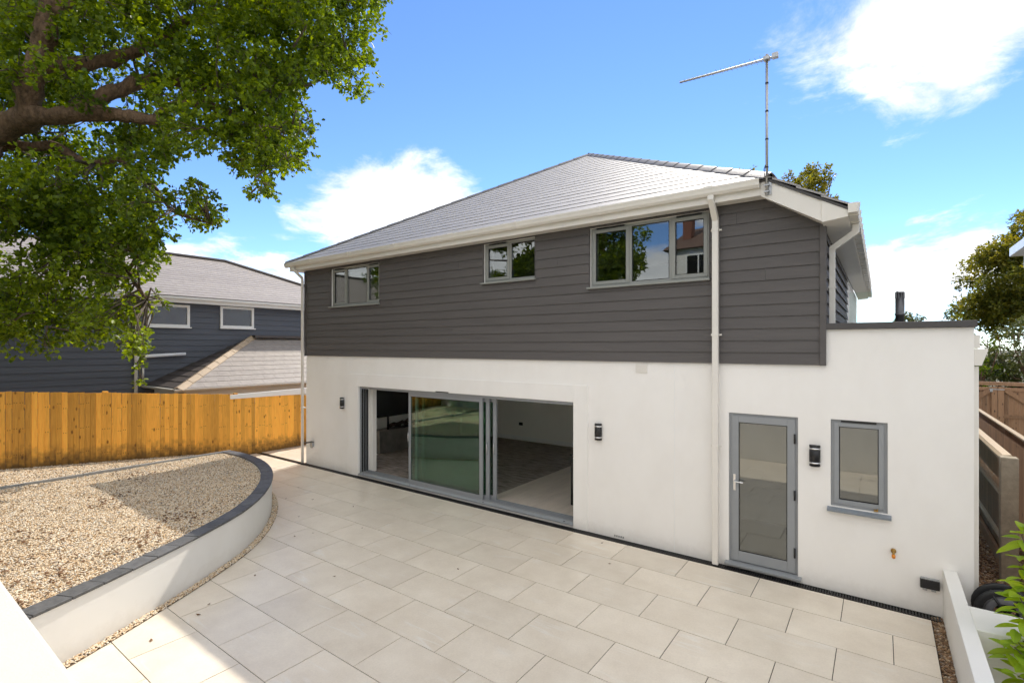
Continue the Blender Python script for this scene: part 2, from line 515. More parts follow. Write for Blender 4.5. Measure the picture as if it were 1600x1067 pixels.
mat('dead_leaf', (.16, .08, .035), .8, .3, 40)
glass('window_glass', (.58, .60, .60), .17)
glass('door_glass', (.62, .80, .70), .095)
glass('clear_glass', (.92, .97, .95), .04)
tile_mat()
leaf_mat('oak_leaf', (.024, .058, .008), (.20, .285, .022), .48)
leaf_mat('tree_leaf', (.065, .085, .014), (.25, .23, .028), .5)
leaf_mat('hedge_leaf', (.035, .055, .015), (.11, .125, .035), .3)
leaf_mat('laurel_leaf', (.10, .21, .014), (.30, .42, .04), .48)
pebble_mat('pebble_cream', [(0, (.70, .56, .39)), (.22, (.78, .67, .51)), (.40, (.58, .41, .24)), (.54, (.80, .73, .61)),
                            (.68, (.34, .22, .12)), (.76, (.46, .42, .37)), (.84, (.62, .44, .25)), (.94, (.14, .10, .07))])
pebble_mat('pebble_brown', [(0, (.20, .11, .055)), (.25, (.30, .18, .09)), (.5, (.13, .075, .04)), (.7, (.38, .27, .16)), (.85, (.22, .17, .13)), (.95, (.48, .40, .30))])

# ------------------------------------------------------------------ mesh helpers
OFF = {}


class MB:
    def __init__(s):
        s.v, s.f, s.sm = [], [], []

    def quad(s, *p, smooth=False):
        n = len(s.v); s.v += [tuple(q) for q in p]; s.f.append(tuple(range(n, n + len(p)))); s.sm.append(smooth); return s

    def box(s, x0, x1, y0, y1, z0, z1, skip=''):
        if x0 > x1: x0, x1 = x1, x0
        if y0 > y1: y0, y1 = y1, y0
        if z0 > z1: z0, z1 = z1, z0
        n = len(s.v)
        s.v += [(x0, y0, z0), (x1, y0, z0), (x1, y1, z0), (x0, y1, z0), (x0, y0, z1), (x1, y0, z1), (x1, y1, z1), (x0, y1, z1)]
        for f in ((0, 3, 2, 1), (4, 5, 6, 7), (0, 1, 5, 4), (1, 2, 6, 5), (2, 3, 7, 6), (3, 0, 4, 7)):
            s.f.append(tuple(n + i for i in f)); s.sm.append(False)
        return s

    def prism(s, poly, axis, a, b):
        """poly: 2-D outline; axis 'y': (x,z) swept along y from a to b; 'x': (y,z) along x; 'z': (x,y) along z."""
        def P(q, t):
            return {'y': (q[0], t, q[1]), 'x': (t, q[0], q[1]), 'z': (q[0], q[1], t)}[axis]
        n, k = len(s.v), len(poly)
        s.v += [P(q, a) for q in poly] + [P(q, b) for q in poly]
        s.f.append(tuple(range(n + k - 1, n - 1, -1))); s.sm.append(False)
        s.f.append(tuple(range(n + k, n + 2 * k))); s.sm.append(False)
        for i in range(k):
            j = (i + 1) % k
            s.f.append((n + i, n + j, n + k + j, n + k + i)); s.sm.append(False)
        return s

    def tube(s, pts, rad, seg=8, cap=True, smooth=True):
        pts = [Vector(p) for p in pts]
        if not isinstance(rad, (list, tuple)): rad = [rad] * len(pts)
        n0 = len(s.v)
        up = None
        for i, p in enumerate(pts):
            t = (pts[min(i + 1, len(pts) - 1)] - pts[max(i - 1, 0)]).normalized()
            if up is None:
                up = Vector((0, 0, 1)) if abs(t.z) < .9 else Vector((1, 0, 0))
            a = t.cross(up)
            if a.length < 1e-4: a = t.cross(Vector((0, 1, 0)))
            a.normalize(); b = a.cross(t).normalized(); up = b
            for k in range(seg):
                th = 2 * math.pi * k / seg
                s.v.append(tuple(p + (a * math.cos(th) + b * math.sin(th)) * rad[i]))
        for i in range(len(pts) - 1):
            for k in range(seg):
                k2 = (k + 1) % seg
                s.f.append((n0 + i * seg + k, n0 + i * seg + k2, n0 + (i + 1) * seg + k2, n0 + (i + 1) * seg + k)); s.sm.append(smooth)
        if cap:
            s.f.append(tuple(n0 + k for k in range(seg - 1, -1, -1))); s.sm.append(False)
            m = n0 + (len(pts) - 1) * seg
            s.f.append(tuple(m + k for k in range(seg))); s.sm.append(False)
        return s

    def lathe(s, c, prof, seg=16, axis='z', a0=0, a1=2 * math.pi):
        """prof: list of (radius, height) along the axis through c."""
        n0 = len(s.v); full = abs(a1 - a0 - 2 * math.pi) < 1e-6
        k = seg if full else seg + 1
        for r, h in prof:
            for i in range(k):
                th = a0 + (a1 - a0) * i / seg
                u, w = r * math.cos(th), r * math.sin(th)
                s.v.append({'z': (c[0] + u, c[1] + w, c[2] + h), 'y': (c[0] + u, c[1] + h, c[2] + w), 'x': (c[0] + h, c[1] + u, c[2] + w)}[axis])
        for j in range(len(prof) - 1):
            for i in range(seg):
                i2 = (i + 1) % k
                s.f.append((n0 + j * k + i, n0 + j * k + i2, n0 + (j + 1) * k + i2, n0 + (j + 1) * k + i)); s.sm.append(True)
        return s

    def mesh(s, name, off=(0, 0, 0)):
        me = bpy.data.meshes.new(name)
        me.from_pydata([(a - off[0], b - off[1], c - off[2]) for a, b, c in s.v], [], s.f)
        me.polygons.foreach_set('use_smooth', s.sm)
        bm = bmesh.new(); bm.from_mesh(me)
        bmesh.ops.recalc_face_normals(bm, faces=bm.faces)
        bm.to_mesh(me); bm.free()
        return me


def tag(o, label=None, cat=None, group=None, kind=None):
    if label: o['label'] = label
    if cat: o['category'] = cat
    if group: o['group'] = group
    if kind: o['kind'] = kind
    return o


def thing(name, label, cat, loc, group=None):
    o = bpy.data.objects.new(name, None)
    o.empty_display_size = .1
    o.location = loc
    COL.objects.link(o)
    OFF[o] = Vector(loc)
    return tag(o, label, cat, group)


def put(name, mb, m, parent=None, loc=None, bevel=0, seg=2):
    """link a MB (world coordinates) as one mesh object; the child of parent, or top-level at loc"""
    off = OFF[parent] if parent is not None else Vector(loc or (0, 0, 0))
    me = mb.mesh(name, off) if isinstance(mb, MB) else mb
    me.materials.append(MATS[m])
    o = bpy.data.objects.new(name, me)
    if parent is not None: o.parent = parent
    else: o.location = off
    COL.objects.link(o)
    OFF[o] = off
    if bevel:
        md = o.modifiers.new('bevel', 'BEVEL'); md.width = bevel; md.segments = seg; md.limit_method = 'ANGLE'; md.angle_limit = R(40)
    return o


def inst(name, me, parent, world_loc, rot=(0, 0, 0), scale=None):
    o = bpy.data.objects.new(name, me)
    o.parent = parent
    o.location = Vector(world_loc) - (OFF[parent] if parent is not None else Vector())
    o.rotation_euler = rot
    if scale: o.scale = scale
    COL.objects.link(o)
    OFF[o] = OFF[parent] if parent is not None else Vector()
    return o


def lerp_poly(pts, step):
    """resample a polyline smoothly (Catmull-Rom) at about `step`"""
    P = [Vector(p) for p in pts]
    P = [2 * P[0] - P[1]] + P + [2 * P[-1] - P[-2]]
    out = []
    for i in range(1, len(P) - 2):
        a, b, c, d = P[i - 1:i + 3]
        n = max(2, int((c - b).length / step))
        for k in range(n):
            t = k / n
            out.append(.5 * ((2 * b) + (-a + c) * t + (2 * a - 5 * b + 4 * c - d) * t * t + (-a + 3 * b - 3 * c + d) * t ** 3))
    out.append(P[-2])
    return out


def clip_poly(poly, fn):
    """keep the part of a 2-D polygon where fn(p) <= 0"""
    out = []
    for i in range(len(poly)):
        a, b = poly[i], poly[(i + 1) % len(poly)]
        fa, fb = fn(a), fn(b)
        if fa <= 0: out.append(a)
        if (fa <= 0) != (fb <= 0):
            t = fa / (fa - fb)
            out.append((a[0] + (b[0] - a[0]) * t, a[1] + (b[1] - a[1]) * t))
    return out


# ------------------------------------------------------------------ the setting: ground, patio, gravel
def structure(name, mb, m, loc=(0, 0, 0)):
    o = put(name, mb, m, None, loc)
    o['kind'] = 'structure'
    return o


g = MB()
g.quad((-400, -400, -.09), (400, -400, -.09), (400, 600, -.09), (-400, 600, -.09))
structure('ground', g, 'earth')
# raised lawn behind the retaining wall the camera looks over
g = MB()
pr = [(-.06, 1.35), (-6, 2.35), (-60, 2.6), (-60, -.085), (-.06, -.085)]
g.prism(pr, 'x', -30, 25)
structure('upper_lawn', g, 'grass')

CURVE = lerp_poly([(-5.75, .2, 0), (-6.1, 1.13, 0), (-6.4, 1.77, 0), (-6.72, 2.386, 0), (-7.03, 2.93, 0), (-7.45, 3.557, 0),
                   (-8.06, 4.18, 0), (-8.86, 4.76, 0), (-9.65, 5.16, 0), (-10.5, 5.42, 0), (-11.38, 5.53, 0), (-12.03, 5.5, 0)], .06)


def offset(curve, d):
    out = []
    for i, p in enumerate(curve):
        t = (curve[min(i + 1, len(curve) - 1)] - curve[max(i - 1, 0)]).normalized()
        out.append(p + Vector((t.y, -t.x, 0)) * d)      # positive d: outwards, to the patio
    return out


def inside(x, y, poly):
    c = False
    n = len(poly)
    for i in range(n):
        x1, y1 = poly[i][0], poly[i][1]; x2, y2 = poly[i - 1][0], poly[i - 1][1]
        if (y1 > y) != (y2 > y) and x < (x2 - x1) * (y - y1) / (y2 - y1) + x1: c = not c
    return c


BED = [(p.x, p.y) for p in offset(CURVE, -.18)] + [(-12.03, .2)]
OUTLINE = [(p.x, p.y) for p in CURVE] + [(-12.03, .2)]


def zb(y):
    """height of the gravel strip along the timber fence, which climbs towards the camera"""
    return min(.62, max(0, .52 - .088 * (y - 2.05))) * min(1, max(0, (6.4 - y) / .9))


# patio: a mortar bed with every slab of porcelain a piece of its own
g = MB()
g.box(-14.05, .45, .2, 7.115, -.08, -.007)
g.box(-14.05, -11.87, 7.255, 16, -.08, -.0075)
patio = structure('patio', g, 'grout')
PX_, PY_ = .903, .6005
full = MB().box(-.4475, .4475, -.2962, .2962, -.02, 0)
full_me = full.mesh('slab'); full_me.materials.append(MATS['porcelain'])
for k in range(-14, 12):
    if k < 0:
        y1 = 7.26 - (k + 1) * PY_; y0 = y1 + PY_; y0, y1 = y1, y0
        if y1 > 15.9: continue
    else:
        y1 = 7.11 - k * PY_; y0 = y1 - PY_
    off = -3.056 + (.4515 if k % 2 else 0)
    for j in range(-14, 6):
        a, b = off + (j - 1) * PX_, off + j * PX_
        xa, xb = max(a, -14.04), min(b, .449 if k >= 0 else -11.9)
        ya, yb = max(y0, .21), y1
        if xb - xa < .05 or yb - ya < .05: continue
        cx, cy = (xa + xb) / 2, (ya + yb) / 2
        if all(inside(x, y, OUTLINE) for x in (xa, xb) for y in (ya, yb)): continue
        if k >= 0 and xb < -11.9 and yb < 5.6: continue
        dz = random.uniform(-.0008, .0008)
        if abs(xb - xa - PX_) < .002 and abs(yb - ya - PY_) < .002:
            o = inst('slab', full_me, patio, (cx, cy, dz))
        else:
            mb = MB().box(xa - cx + .0032, xb - cx - .0032, ya - cy + .0040, yb - cy - .0040, -.02, 0)
            me = mb.mesh('slab'); me.materials.append(MATS['porcelain'])
            o = inst('slab', me, patio, (cx, cy, dz))


def gravel(name, pts, m, r, label, flat=.65):
    """stones scattered on the given points by geometry nodes (instances of a rough pebble)"""
    me = bpy.data.meshes.new(name)
    me.vertices.add(len(pts)); me.vertices.foreach_set('co', np.asarray(pts, dtype=np.float32).ravel())
    o = bpy.data.objects.new(name, me); COL.objects.link(o)
    ng = bpy.data.node_groups.new(name, 'GeometryNodeTree')
    ng.interface.new_socket('Geometry', in_out='INPUT', socket_type='NodeSocketGeometry')
    ng.interface.new_socket('Geometry', in_out='OUTPUT', socket_type='NodeSocketGeometry')
    N, L = ng.nodes, ng.links
    gi = N.new('NodeGroupInput'); go = N.new('NodeGroupOutput')
    ico = N.new('GeometryNodeMeshIcoSphere'); ico.inputs['Radius'].default_value = 1; ico.inputs['Subdivisions'].default_value = 1
    sm = N.new('GeometryNodeSetMaterial'); sm.inputs['Material'].default_value = MATS[m]
    L.new(ico.outputs[0], sm.inputs[0])
    ip = N.new('GeometryNodeInstanceOnPoints')
    L.new(gi.outputs[0], ip.inputs['Points']); L.new(sm.outputs[0], ip.inputs['Instance'])
    rr = N.new('FunctionNodeRandomValue'); rr.data_type = 'FLOAT_VECTOR'
    rr.inputs[0].default_value = (-.5, -.5, 0); rr.inputs[1].default_value = (.5, .5, 6.28)
    L.new(rr.outputs[0], ip.inputs['Rotation'])
    rs = N.new('FunctionNodeRandomValue'); rs.data_type = 'FLOAT_VECTOR'
    rs.inputs[0].default_value = (r * .6, r * .55, r * .35); rs.inputs[1].default_value = (r * 1.45, r * 1.1, r * flat * 1.2)
    rs.inputs['Seed'].default_value = 5
    L.new(rs.outputs[0], ip.inputs['Scale'])
    L.new(ip.outputs[0], go.inputs[0])
    md = o.modifiers.new('scatter', 'NODES'); md.node_group = ng
    me.materials.append(MATS[m])
    return tag(o, label, 'gravel', kind='stuff')


# gravel bed inside the curved wall
g = MB()
g.quad(*[(x, y, .545) for x, y in BED])
structure('gravel_bed', g, 'gravel_base')
n = 150000
P = np.column_stack([RNG.uniform(-12, -5.8, n), RNG.uniform(.22, 5.4, n)])
bp = np.array(BED)
ins = np.zeros(n, bool)
for i in range(len(bp)):
    x1, y1 = bp[i]; x2, y2 = bp[i - 1]
    cond = ((y1 > P[:, 1]) != (y2 > P[:, 1]))
    with np.errstate(divide='ignore', invalid='ignore'):
        ins ^= cond & (P[:, 0] < (x2 - x1) * (P[:, 1] - y1) / (y2 - y1 + 1e-12) + x1)
P = P[ins]
hz = .556 + .010 * np.sin(P[:, 0] * 2.1 + 1) * np.sin(P[:, 1] * 1.7) + .006 * np.sin(P[:, 0] * 7.3) * np.sin(P[:, 1] * 6.1 + 2) + RNG.uniform(-.008, .008, len(P))
gravel('gravel', np.column_stack([P, hz]), 'pebble_cream', .0105, 'cream and tan gravel filling the bed inside the curved white wall')
cl = np.array([(-7.3, 2.3), (-8.6, 1.6), (-9.6, 2.6), (-7.0, 1.5), (-10.6, 1.3), (-6.6, .9), (-8.0, 3.0), (-9.2, .8), (-11.2, 3.4), (-7.8, 1.0)])
k_ = RNG.integers(0, len(cl), 420)
Q = cl[k_] + RNG.normal(size=(420, 2)) * np.array([.28, .18])
Q = np.array([q for q in Q if inside(q[0], q[1], BED)])
gravel('leaf_litter', np.column_stack([Q, np.full(len(Q), .578)]), 'dead_leaf', .019, 'scraps of brown leaf litter lying on the gravel bed', .25)['category'] = 'leaf litter'
# narrow strip of gravel round the foot of the curved wall
g = MB()
a_, b_ = offset(CURVE, -.02), offset(CURVE, .105)
for i in range(len(CURVE) - 1):
    g.quad((*a_[i].xy, .004), (*b_[i].xy, .004), (*b_[i + 1].xy, .004), (*a_[i + 1].xy, .004))
structure('gravel_border', g, 'brown_base')
pts = []
for i in range(len(CURVE) - 1):
    for _ in range(40):
        t = random.random(); d = random.uniform(.005, .1)
        A = offset(CURVE[max(0, i - 1):i + 3], d)[min(1, i)]
        q = A.lerp(A + (CURVE[i + 1] - CURVE[i]), t)
        pts.append((q.x, q.y, .008 + random.uniform(0, .008)))
gravel('gravel', pts, 'pebble_cream', .0105, 'narrow gravel border round the foot of the curved white wall')
# gravel strip between kerb and timber fence
g = MB()
ys = [-.05 + i * .215 for i in range(31)]
for a, b in zip(ys[:-1], ys[1:]):
    g.quad((-14.06, a, zb(a) + .01), (-12.07, a, zb(a) + .01), (-12.07, b, zb(b) + .01), (-14.06, b, zb(b) + .01))
structure('gravel_strip', g, 'gravel_base')
n = 30000
x = RNG.uniform(-14.05, -12.09, n); y = RNG.uniform(.1, 6.25, n)
z = np.array([zb(v) for v in y]) + .016 + RNG.uniform(-.008, .008, n)
gravel('gravel', np.column_stack([x, y, z]), 'pebble_cream', .0135, 'cream gravel strip between the edging kerb and the orange fence')
# brown gravel beside the low white wall and down the side passage
g = MB(); g.quad((.452, .2, -.03), (.56, .2, -.03), (.56, 7.26, -.03), (.452, 7.26, -.03))
structure('gravel_margin', g, 'brown_base')
n = 2600
gravel('gravel', np.column_stack([RNG.uniform(.458, .555, n), RNG.uniform(3, 7.24, n), RNG.uniform(-.024, -.008, n)]), 'pebble_brown', .014,
       'thin margin of brown gravel between the patio and the low white wall')
g = MB(); g.quad((.83, 5.0, -.035), (2.6, 5.0, -.035), (2.6, 22, -.035), (.83, 22, -.035))
structure('side_path', g, 'brown_base')
n = 13000
gravel('gravel', np.column_stack([RNG.uniform(.84, 1.72, n), RNG.uniform(5.1, 14, n), RNG.uniform(-.03, -.01, n)]), 'pebble_brown', .021,
       'brown gravel path between the house and the weathered fence')

# ------------------------------------------------------------------ the house
D = 7.28
house = thing('house', 'two storey house, white rendered below and dark brown grey boards above, slate hip roof', 'house', (-6.2, D, 0))
OPEN = [(-9.70, -4.06, .03, 2.06), (-1.666, -.84, .03, 2.078), (-.49, .07, 1.03, 2.087),
        (-10.754, -8.943, 3.94, 4.845), (-5.973, -4.813, 4.16, 4.875), (-3.764, -1.918, 3.925, 4.865)]


def wall_grid(xs, zs, solid, y0, y1):
    mb = MB()
    xs, zs = sorted(set(xs)), sorted(set(zs))
    S_ = {}
    for i in range(len(xs) - 1):
        for j in range(len(zs) - 1):
            S_[i, j] = solid((xs[i] + xs[i + 1]) / 2, (zs[j] + zs[j + 1]) / 2)
    for (i, j), s in S_.items():
        if not s: continue
        a, b, c, d = xs[i], xs[i + 1], zs[j], zs[j + 1]
        mb.quad((a, y0, c), (b, y0, c), (b, y0, d), (a, y0, d))
        mb.quad((a, y1, c), (a, y1, d), (b, y1, d), (b, y1, c))
        if not S_.get((i - 1, j)): mb.quad((a, y0, c), (a, y0, d), (a, y1, d), (a, y1, c))
        if not S_.get((i + 1, j)): mb.quad((b, y0, c), (b, y1, c), (b, y1, d), (b, y0, d))
        if not S_.get((i, j - 1)): mb.quad((a, y0, c), (a, y1, c), (b, y1, c), (b, y0, c))
        if not S_.get((i, j + 1)): mb.quad((a, y0, d), (b, y0, d), (b, y1, d), (a, y1, d))
    return mb


def solid(x, z):
    if any(a < x < b and c < z < d for a, b, c, d in OPEN): return False
    if x > -.564: return z < 3.18
    if x > -1.3: return z < 4.42
    return z < 4.89


xs = [-11.85, -.564, -1.3, .813] + [v for o in OPEN for v in o[:2]]
zs = [-.05, 2.745, 3.18, 4.42, 4.89] + [v for o in OPEN for v in o[2:]]
front = put('wall', wall_grid(xs, zs, solid, D, D + .3), 'white_render', house)
w = MB()
w.box(-11.85, -11.55, D + .301, 7.74, -.05, 4.89)
w.box(-11.85, -11.55, 8.84, 17.7, -.05, 4.89)
w.box(-11.85, -11.55, 7.741, 8.839, -.05, .12)
w.box(-11.85, -11.55, 7.741, 8.839, 2.35, 4.89)
w.box(-11.85, -8.0, 17.701, 18, -.05, 3.1)
w.box(-.5, .813, 17.701, 18, -.05, 3.1)
w.box(-7.999, -.501, 17.701, 18, 2.25, 3.1)
w.box(-11.85, -.564, 17.701, 18, 3.101, 4.42)
w.box(.513, .813, D + .301, 9.8, -.05, 3.1)
w.box(.513, .813, 9.801, 16.8, 2.25, 3.1)
w.box(.513, .813, 16.801, 17.7, -.05, 3.1)
w.box(-.80, -.564, D + .301, 17.7, 2.96, 4.42)
put('wall', w, 'white_render', house)
# floors, ceiling and room walls
f = MB(); f.box(-11.549, .512, D + .3015, 17.699, -.05, .03); put('floor', f, 'pale_floor', house)
f = MB(); f.box(-11.549, .512, D + .302, 17.698, 2.42, 2.955); put('ceiling', f, 'ceiling', house)
f = MB()
for q in ((-11.548, -6.6, 12.9, 13.0, .031, 2.419), (-3.6, -3.5, D + .303, 9.4, .031, 2.419), (-11.548, -9.60, D + .303, D + .42, .031, 2.419),
          (-3.499, .511, 9.3, 9.4, .031, 2.419), (-11.1, -.81, 11.5, 11.6, 2.956, 4.9)):
    put('interior_wall', MB().box(*q), 'interior_paint', house)
put('added_side_window', MB().box(-11.72, -11.70, 7.741, 8.839, .121, 2.349), 'clear_glass', house)  # unseen opening added in the left wall to brighten the living room
put('added_side_glazing', MB().box(.65, .67, 9.802, 16.799, -.049, 2.249), 'clear_glass', house)  # added glazing, out of view, letting more sky light indoors
put('added_rear_glazing', MB().box(-7.998, -.502, 17.85, 17.87, -.049, 2.249), 'clear_glass', house)  # invented rear opening, hidden from the camera, to bring daylight inside
f = MB(); f.box(-10.9, -6.61, 12.882, 12.899, .046, .17); put('skirting', f, 'upvc_white', house)
f = MB()
for i in range(14):
    y = 7.59 + i * .38
    f.box(-6.14, -3.61, y + .002, y + .378, .031, .0455)
put('floor_planks', f, 'floor_plank', house)
# flat roof to the right with dark capping
f = MB(); f.box(-.563, .512, D + .302, 17.6, 2.957, 3.08); put('flat_roof', f, 'capping', house)
f = MB()
f.box(-.54, .835, D - .05, D + .32, 3.182, 3.256)
f.box(.50, .835, D + .321, 17.9, 3.102, 3.254)
put('capping', f, 'capping', house, bevel=.004)
# raised render surround of the sliding door, movement bead and vent plate
f = MB()
f.box(-10.1, -9.70, D - .034, D + .001, .002, 2.345)
f.box(-4.06, -3.80, D - .034, D + .001, .002, 2.345)
f.box(-9.699, -4.061, D - .0338, D + .001, 2.062, 2.3448)
put('surround', f, 'white_render', house, bevel=.003)
f = MB(); f.box(-2.412, -2.404, D - .003, D + .001, .01, 2.70); put('movement_bead', f, 'upvc_white', house)
f = MB(); f.box(-2.995, -2.815, D - .014, D + .001, 2.58, 2.715)
for i in range(5): f.box(-2.98, -2.83, D - .019, D - .0135, 2.60 + i * .023, 2.607 + i * .023)
put('vent_plate', f, 'upvc', house)

# lap boards
ROW = .1565


def board(poly, z0):
    """one lap board: outline in x,z; its foot stands proud of the board below"""
    mb = MB()
    def yy(z): return D - .022 - .014 * (1 - (z - z0) / ROW)
    n = len(poly)
    fr = [(x, yy(z), z) for x, z in poly]; bk = [(x, yy(z) + .0095, z) for x, z in poly]
    mb.quad(*fr); mb.quad(*bk[::-1])
    for i in range(n):
        j = (i + 1) % n
        mb.quad(fr[i], fr[j], bk[j], bk[i])
    return mb


WIN = OPEN[3:]
for i in range(14):
    z0 = 2.742 + i * ROW; z1 = z0 + ROW - .001
    cuts = {-11.82, -.600}
    for a, b, c, d in WIN:
        if c - .04 < z1 and d + .0 > z0: cuts |= {a, b}
    x = -11.82 + (0.9 + (i * 1.37) % 3.6)
    while x < -1.2:
        if not any(a - .3 < x < b + .3 for a, b, c, d in WIN): cuts.add(x)
        x += 3.66
    cuts = sorted(cuts)
    for xa, xb in zip(cuts[:-1], cuts[1:]):
        pieces = [(z0, z1)]
        for a, b, c, d in WIN:
            if a - .001 <= xa and xb <= b + .001:
                np_ = []
                for p, q in pieces:
                    if c - .035 > p: np_.append((p, min(q, c - .035)))
                    if d < q: np_.append((max(p, d), q))
                pieces = np_
        for p, q in pieces:
            if q - p < .006: continue
            poly = [(xa + .001, p), (xb - .001, p), (xb - .001, q), (xa + .001, q)]
            poly = clip_poly(poly, lambda v: v[1] - 4.895)
            poly = clip_poly(poly, lambda v: v[1] - (4.895 - .655 * (v[0] + 1.2))) if poly else poly
            if len(poly) > 2: put('board', board(poly, z0), 'cladding', house)
for i in range(14):
    z0 = 2.742 + i * ROW; z1 = min(z0 + ROW - .001, 4.44)
    if z1 - z0 < .02 or z0 < 2.9: continue
    mb = MB()
    mb.prism([(-.548, z0), (-.536, z0), (-.563, z1), (-.5635, z1)], 'y', D - .02, 12.6)
    put('board', mb, 'cladding', house)
f = MB(); f.box(-.5995, -.534, D - .056, D - .0205, 2.738, 4.50); f.box(-.5638, -.530, D - .0204, D + .02, 3.262, 4.45); put('corner_trim', f, 'cladding', house, bevel=.003)
f = MB(); f.box(-11.862, -11.8205, D - .052, D + .03, 2.738, 4.88); put('corner_trim', f, 'cladding', house)


def window(x0, x1, z0, z1, mull, openers, frame, lining, vents, y=D + .03, sill='light_frame', sill_drop=.035, clad=True):
    """frame with mullions (x positions), openers = indices of bays with a casement, vents = bays with a black slot vent"""
    fr = MB(); w_ = .045
    fr.box(x0, x0 + w_, y, y + .07, z0, z1); fr.box(x1 - w_, x1, y, y + .07, z0, z1)
    fr.box(x0 + w_, x1 - w_, y + .0005, y + .0695, z0, z0 + w_); fr.box(x0 + w_, x1 - w_, y + .0005, y + .0695, z1 - w_, z1)
    for m_ in mull: fr.box(m_ - .026, m_ + .026, y + .001, y + .069, z0 + w_, z1 - w_)
    win = put('window', fr, frame, house, bevel=.004)
    edges = [x0 + w_] + [v for m_ in mull for v in (m_ - .026, m_ + .026)] + [x1 - w_]
    for k in range(len(edges) // 2):
        a, b = edges[2 * k], edges[2 * k + 1]
        c, d = z0 + w_, z1 - w_
        if k in openers:
            s_ = MB(); q = .052
            a2, b2, c2, d2 = a - .012, b + .012, c - .012, d + .012
            s_.box(a2, a2 + q, y - .012, y - .0005, c2, d2); s_.box(b2 - q, b2, y - .012, y - .0005, c2, d2)
            s_.box(a2 + q, b2 - q, y - .0118, y - .0006, c2, c2 + q); s_.box(a2 + q, b2 - q, y - .0118, y - .0006, d2 - q, d2)
            put('casement', s_, frame, win, bevel=.003)
            a, b, c, d = a2 + q, b2 - q, c2 + q, d2 - q
        gk = MB(); t = .009
        gk.box(a, a + t, y + .004, y + .012, c, d); gk.box(b - t, b, y + .004, y + .012, c, d)
        gk.box(a + t, b - t, y + .004, y + .012, c, c + t); gk.box(a + t, b - t, y + .004, y + .012, d - t, d)
        put('gasket', gk, 'gasket', win)
        pn = MB(); pn.box(a + .001, b - .001, y + .013, y + .037, c + .001, d - .001)
        put('pane', pn, 'window_glass', win)
        if k in vents:
            v_ = MB(); v_.box(a + .02, b - .02, y - .022, y - .0125, z1 - .030, z1 - .008)
            put('vent', v_, 'black_plastic', win)
    s_ = MB()
    yo = D - .085
    s_.prism([(yo, z0 - sill_drop), (yo, z0 - sill_drop + .028), (y + .02, z0 - .0005), (y + .02, z0 - sill_drop)], 'x', x0 - .035 if not clad else x0 - .03, x1 + (.035 if not clad else .02))
    put('sill', s_, sill, win, bevel=.003)
    if clad:
        l_ = MB()
        l_.box(x0 - .012, x0 - .0005, D - .035, y + .03, z0, z1 + .01); l_.box(x1 + .0005, x1 + .012, D - .035, y + .03, z0, z1 + .01)
        l_.box(x0, x1, D - .035, y + .03, z1 + .0005, z1 + .012)
        put('lining', l_, lining, win)
    return win


w1 = window(*OPEN[3], [-10.20, -9.43], [0, 2], 'light_frame', 'cladding', [0, 2])
w2 = window(*OPEN[4], [-5.386], [0], 'light_frame', 'cladding', [0])
w3 = window(*OPEN[5], [-3.10, -2.47], [0, 2], 'light_frame', 'cladding', [0, 2])
w4 = window(*OPEN[2], [], [0], 'grey_frame', None, [0], sill='grey_sill', clad=False, sill_drop=.05)
h_ = MB(); h_.box(-9.05 - .27, -9.05 - .25, D + .115, D + .13, 4.22, 4.42); h_.box(-9.33, -9.29, D + .105, D + .115, 4.25, 4.31)
put('handle', h_, 'upvc_white', w1)
s_ = MB(); s_.box(-.06, -.02, D - .02, D + .017, 1.045, 1.06); s_.box(-.03, -.02, D - .02, D + .0, 1.06, 1.075); put('stay_catch', s_, 'brass', w4)

# sliding door: frame with three tracks, three panels pushed together in the middle
x0, x1 = -9.70, -4.06
f = MB()
f.box(x0, x0 + .035, D + .02, D + .24, .075, 2.06); f.box(x1 - .03, x1, D + .02, D + .24, .075, 2.06)
f.box(x0 + .035, x1 - .03, D + .021, D + .239, 2.005, 2.06)
f.prism([(D - .03, .033), (D - .03, .05), (D + .01, .06), (D + .03, .075), (D + .25, .075), (D + .25, .033)], 'x', x0, x1)
for k in range(4): f.box(x0 + .036, x1 - .031, D + .032 + .065 * k, D + .040 + .065 * k, .0752, .098)
sd = put('sliding_door', f, 'grey_frame', house, bevel=.002)
f = MB()
for k in range(3): f.box(x0 + .0355, x1 - .0305, D + .050 + .065 * k, D + .084 + .065 * k, .0755, .079)
for k in range(3): f.box(x0 + .0352, x0 + .048, D + .050 + .065 * k, D + .084 + .065 * k, .08, 2.004)
put('track_seal', f, 'gasket', sd)
for k, (a, b) in enumerate(((-8.09, -6.06), (-7.96, -5.95), (-7.82, -5.83))):
    yy = D + .05 + .065 * k
    f = MB(); q = .075
    f.box(a, a + q, yy, yy + .036, .082, 2.003); f.box(b - q, b, yy, yy + .036, .082, 2.003)
    f.box(a + q, b - q, yy + .0005, yy + .0355, .082, .165); f.box(a + q, b - q, yy + .0005, yy + .0355, 1.925, 2.003)
    put('sliding_panel', f, 'grey_frame', sd, bevel=.003)
    f = MB(); f.box(a + q, b - q, yy + .008, yy + .030, .166, 1.924); put('pane', f, 'door_glass', sd)
    f = MB(); t = .008
    f.box(a + q, a + q + t, yy + .0015, yy + .0075, .166, 1.924); f.box(b - q - t, b - q, yy + .0015, yy + .0075, .166, 1.924)
    f.box(a + q + t, b - q - t, yy + .0015, yy + .0075, .166, .174); f.box(a + q + t, b - q - t, yy + .0015, yy + .0075, 1.916, 1.924)
    put('gasket', f, 'gasket', sd)
    hx = a + .02 if k == 0 else b - .035
    f = MB(); f.tube([(hx, yy - .002, .95), (hx, yy - .03, .97), (hx, yy - .035, 1.06), (hx, yy - .03, 1.13), (hx, yy - .002, 1.15)], .008, 6)
    put('pull_handle', f, 'chrome', sd)
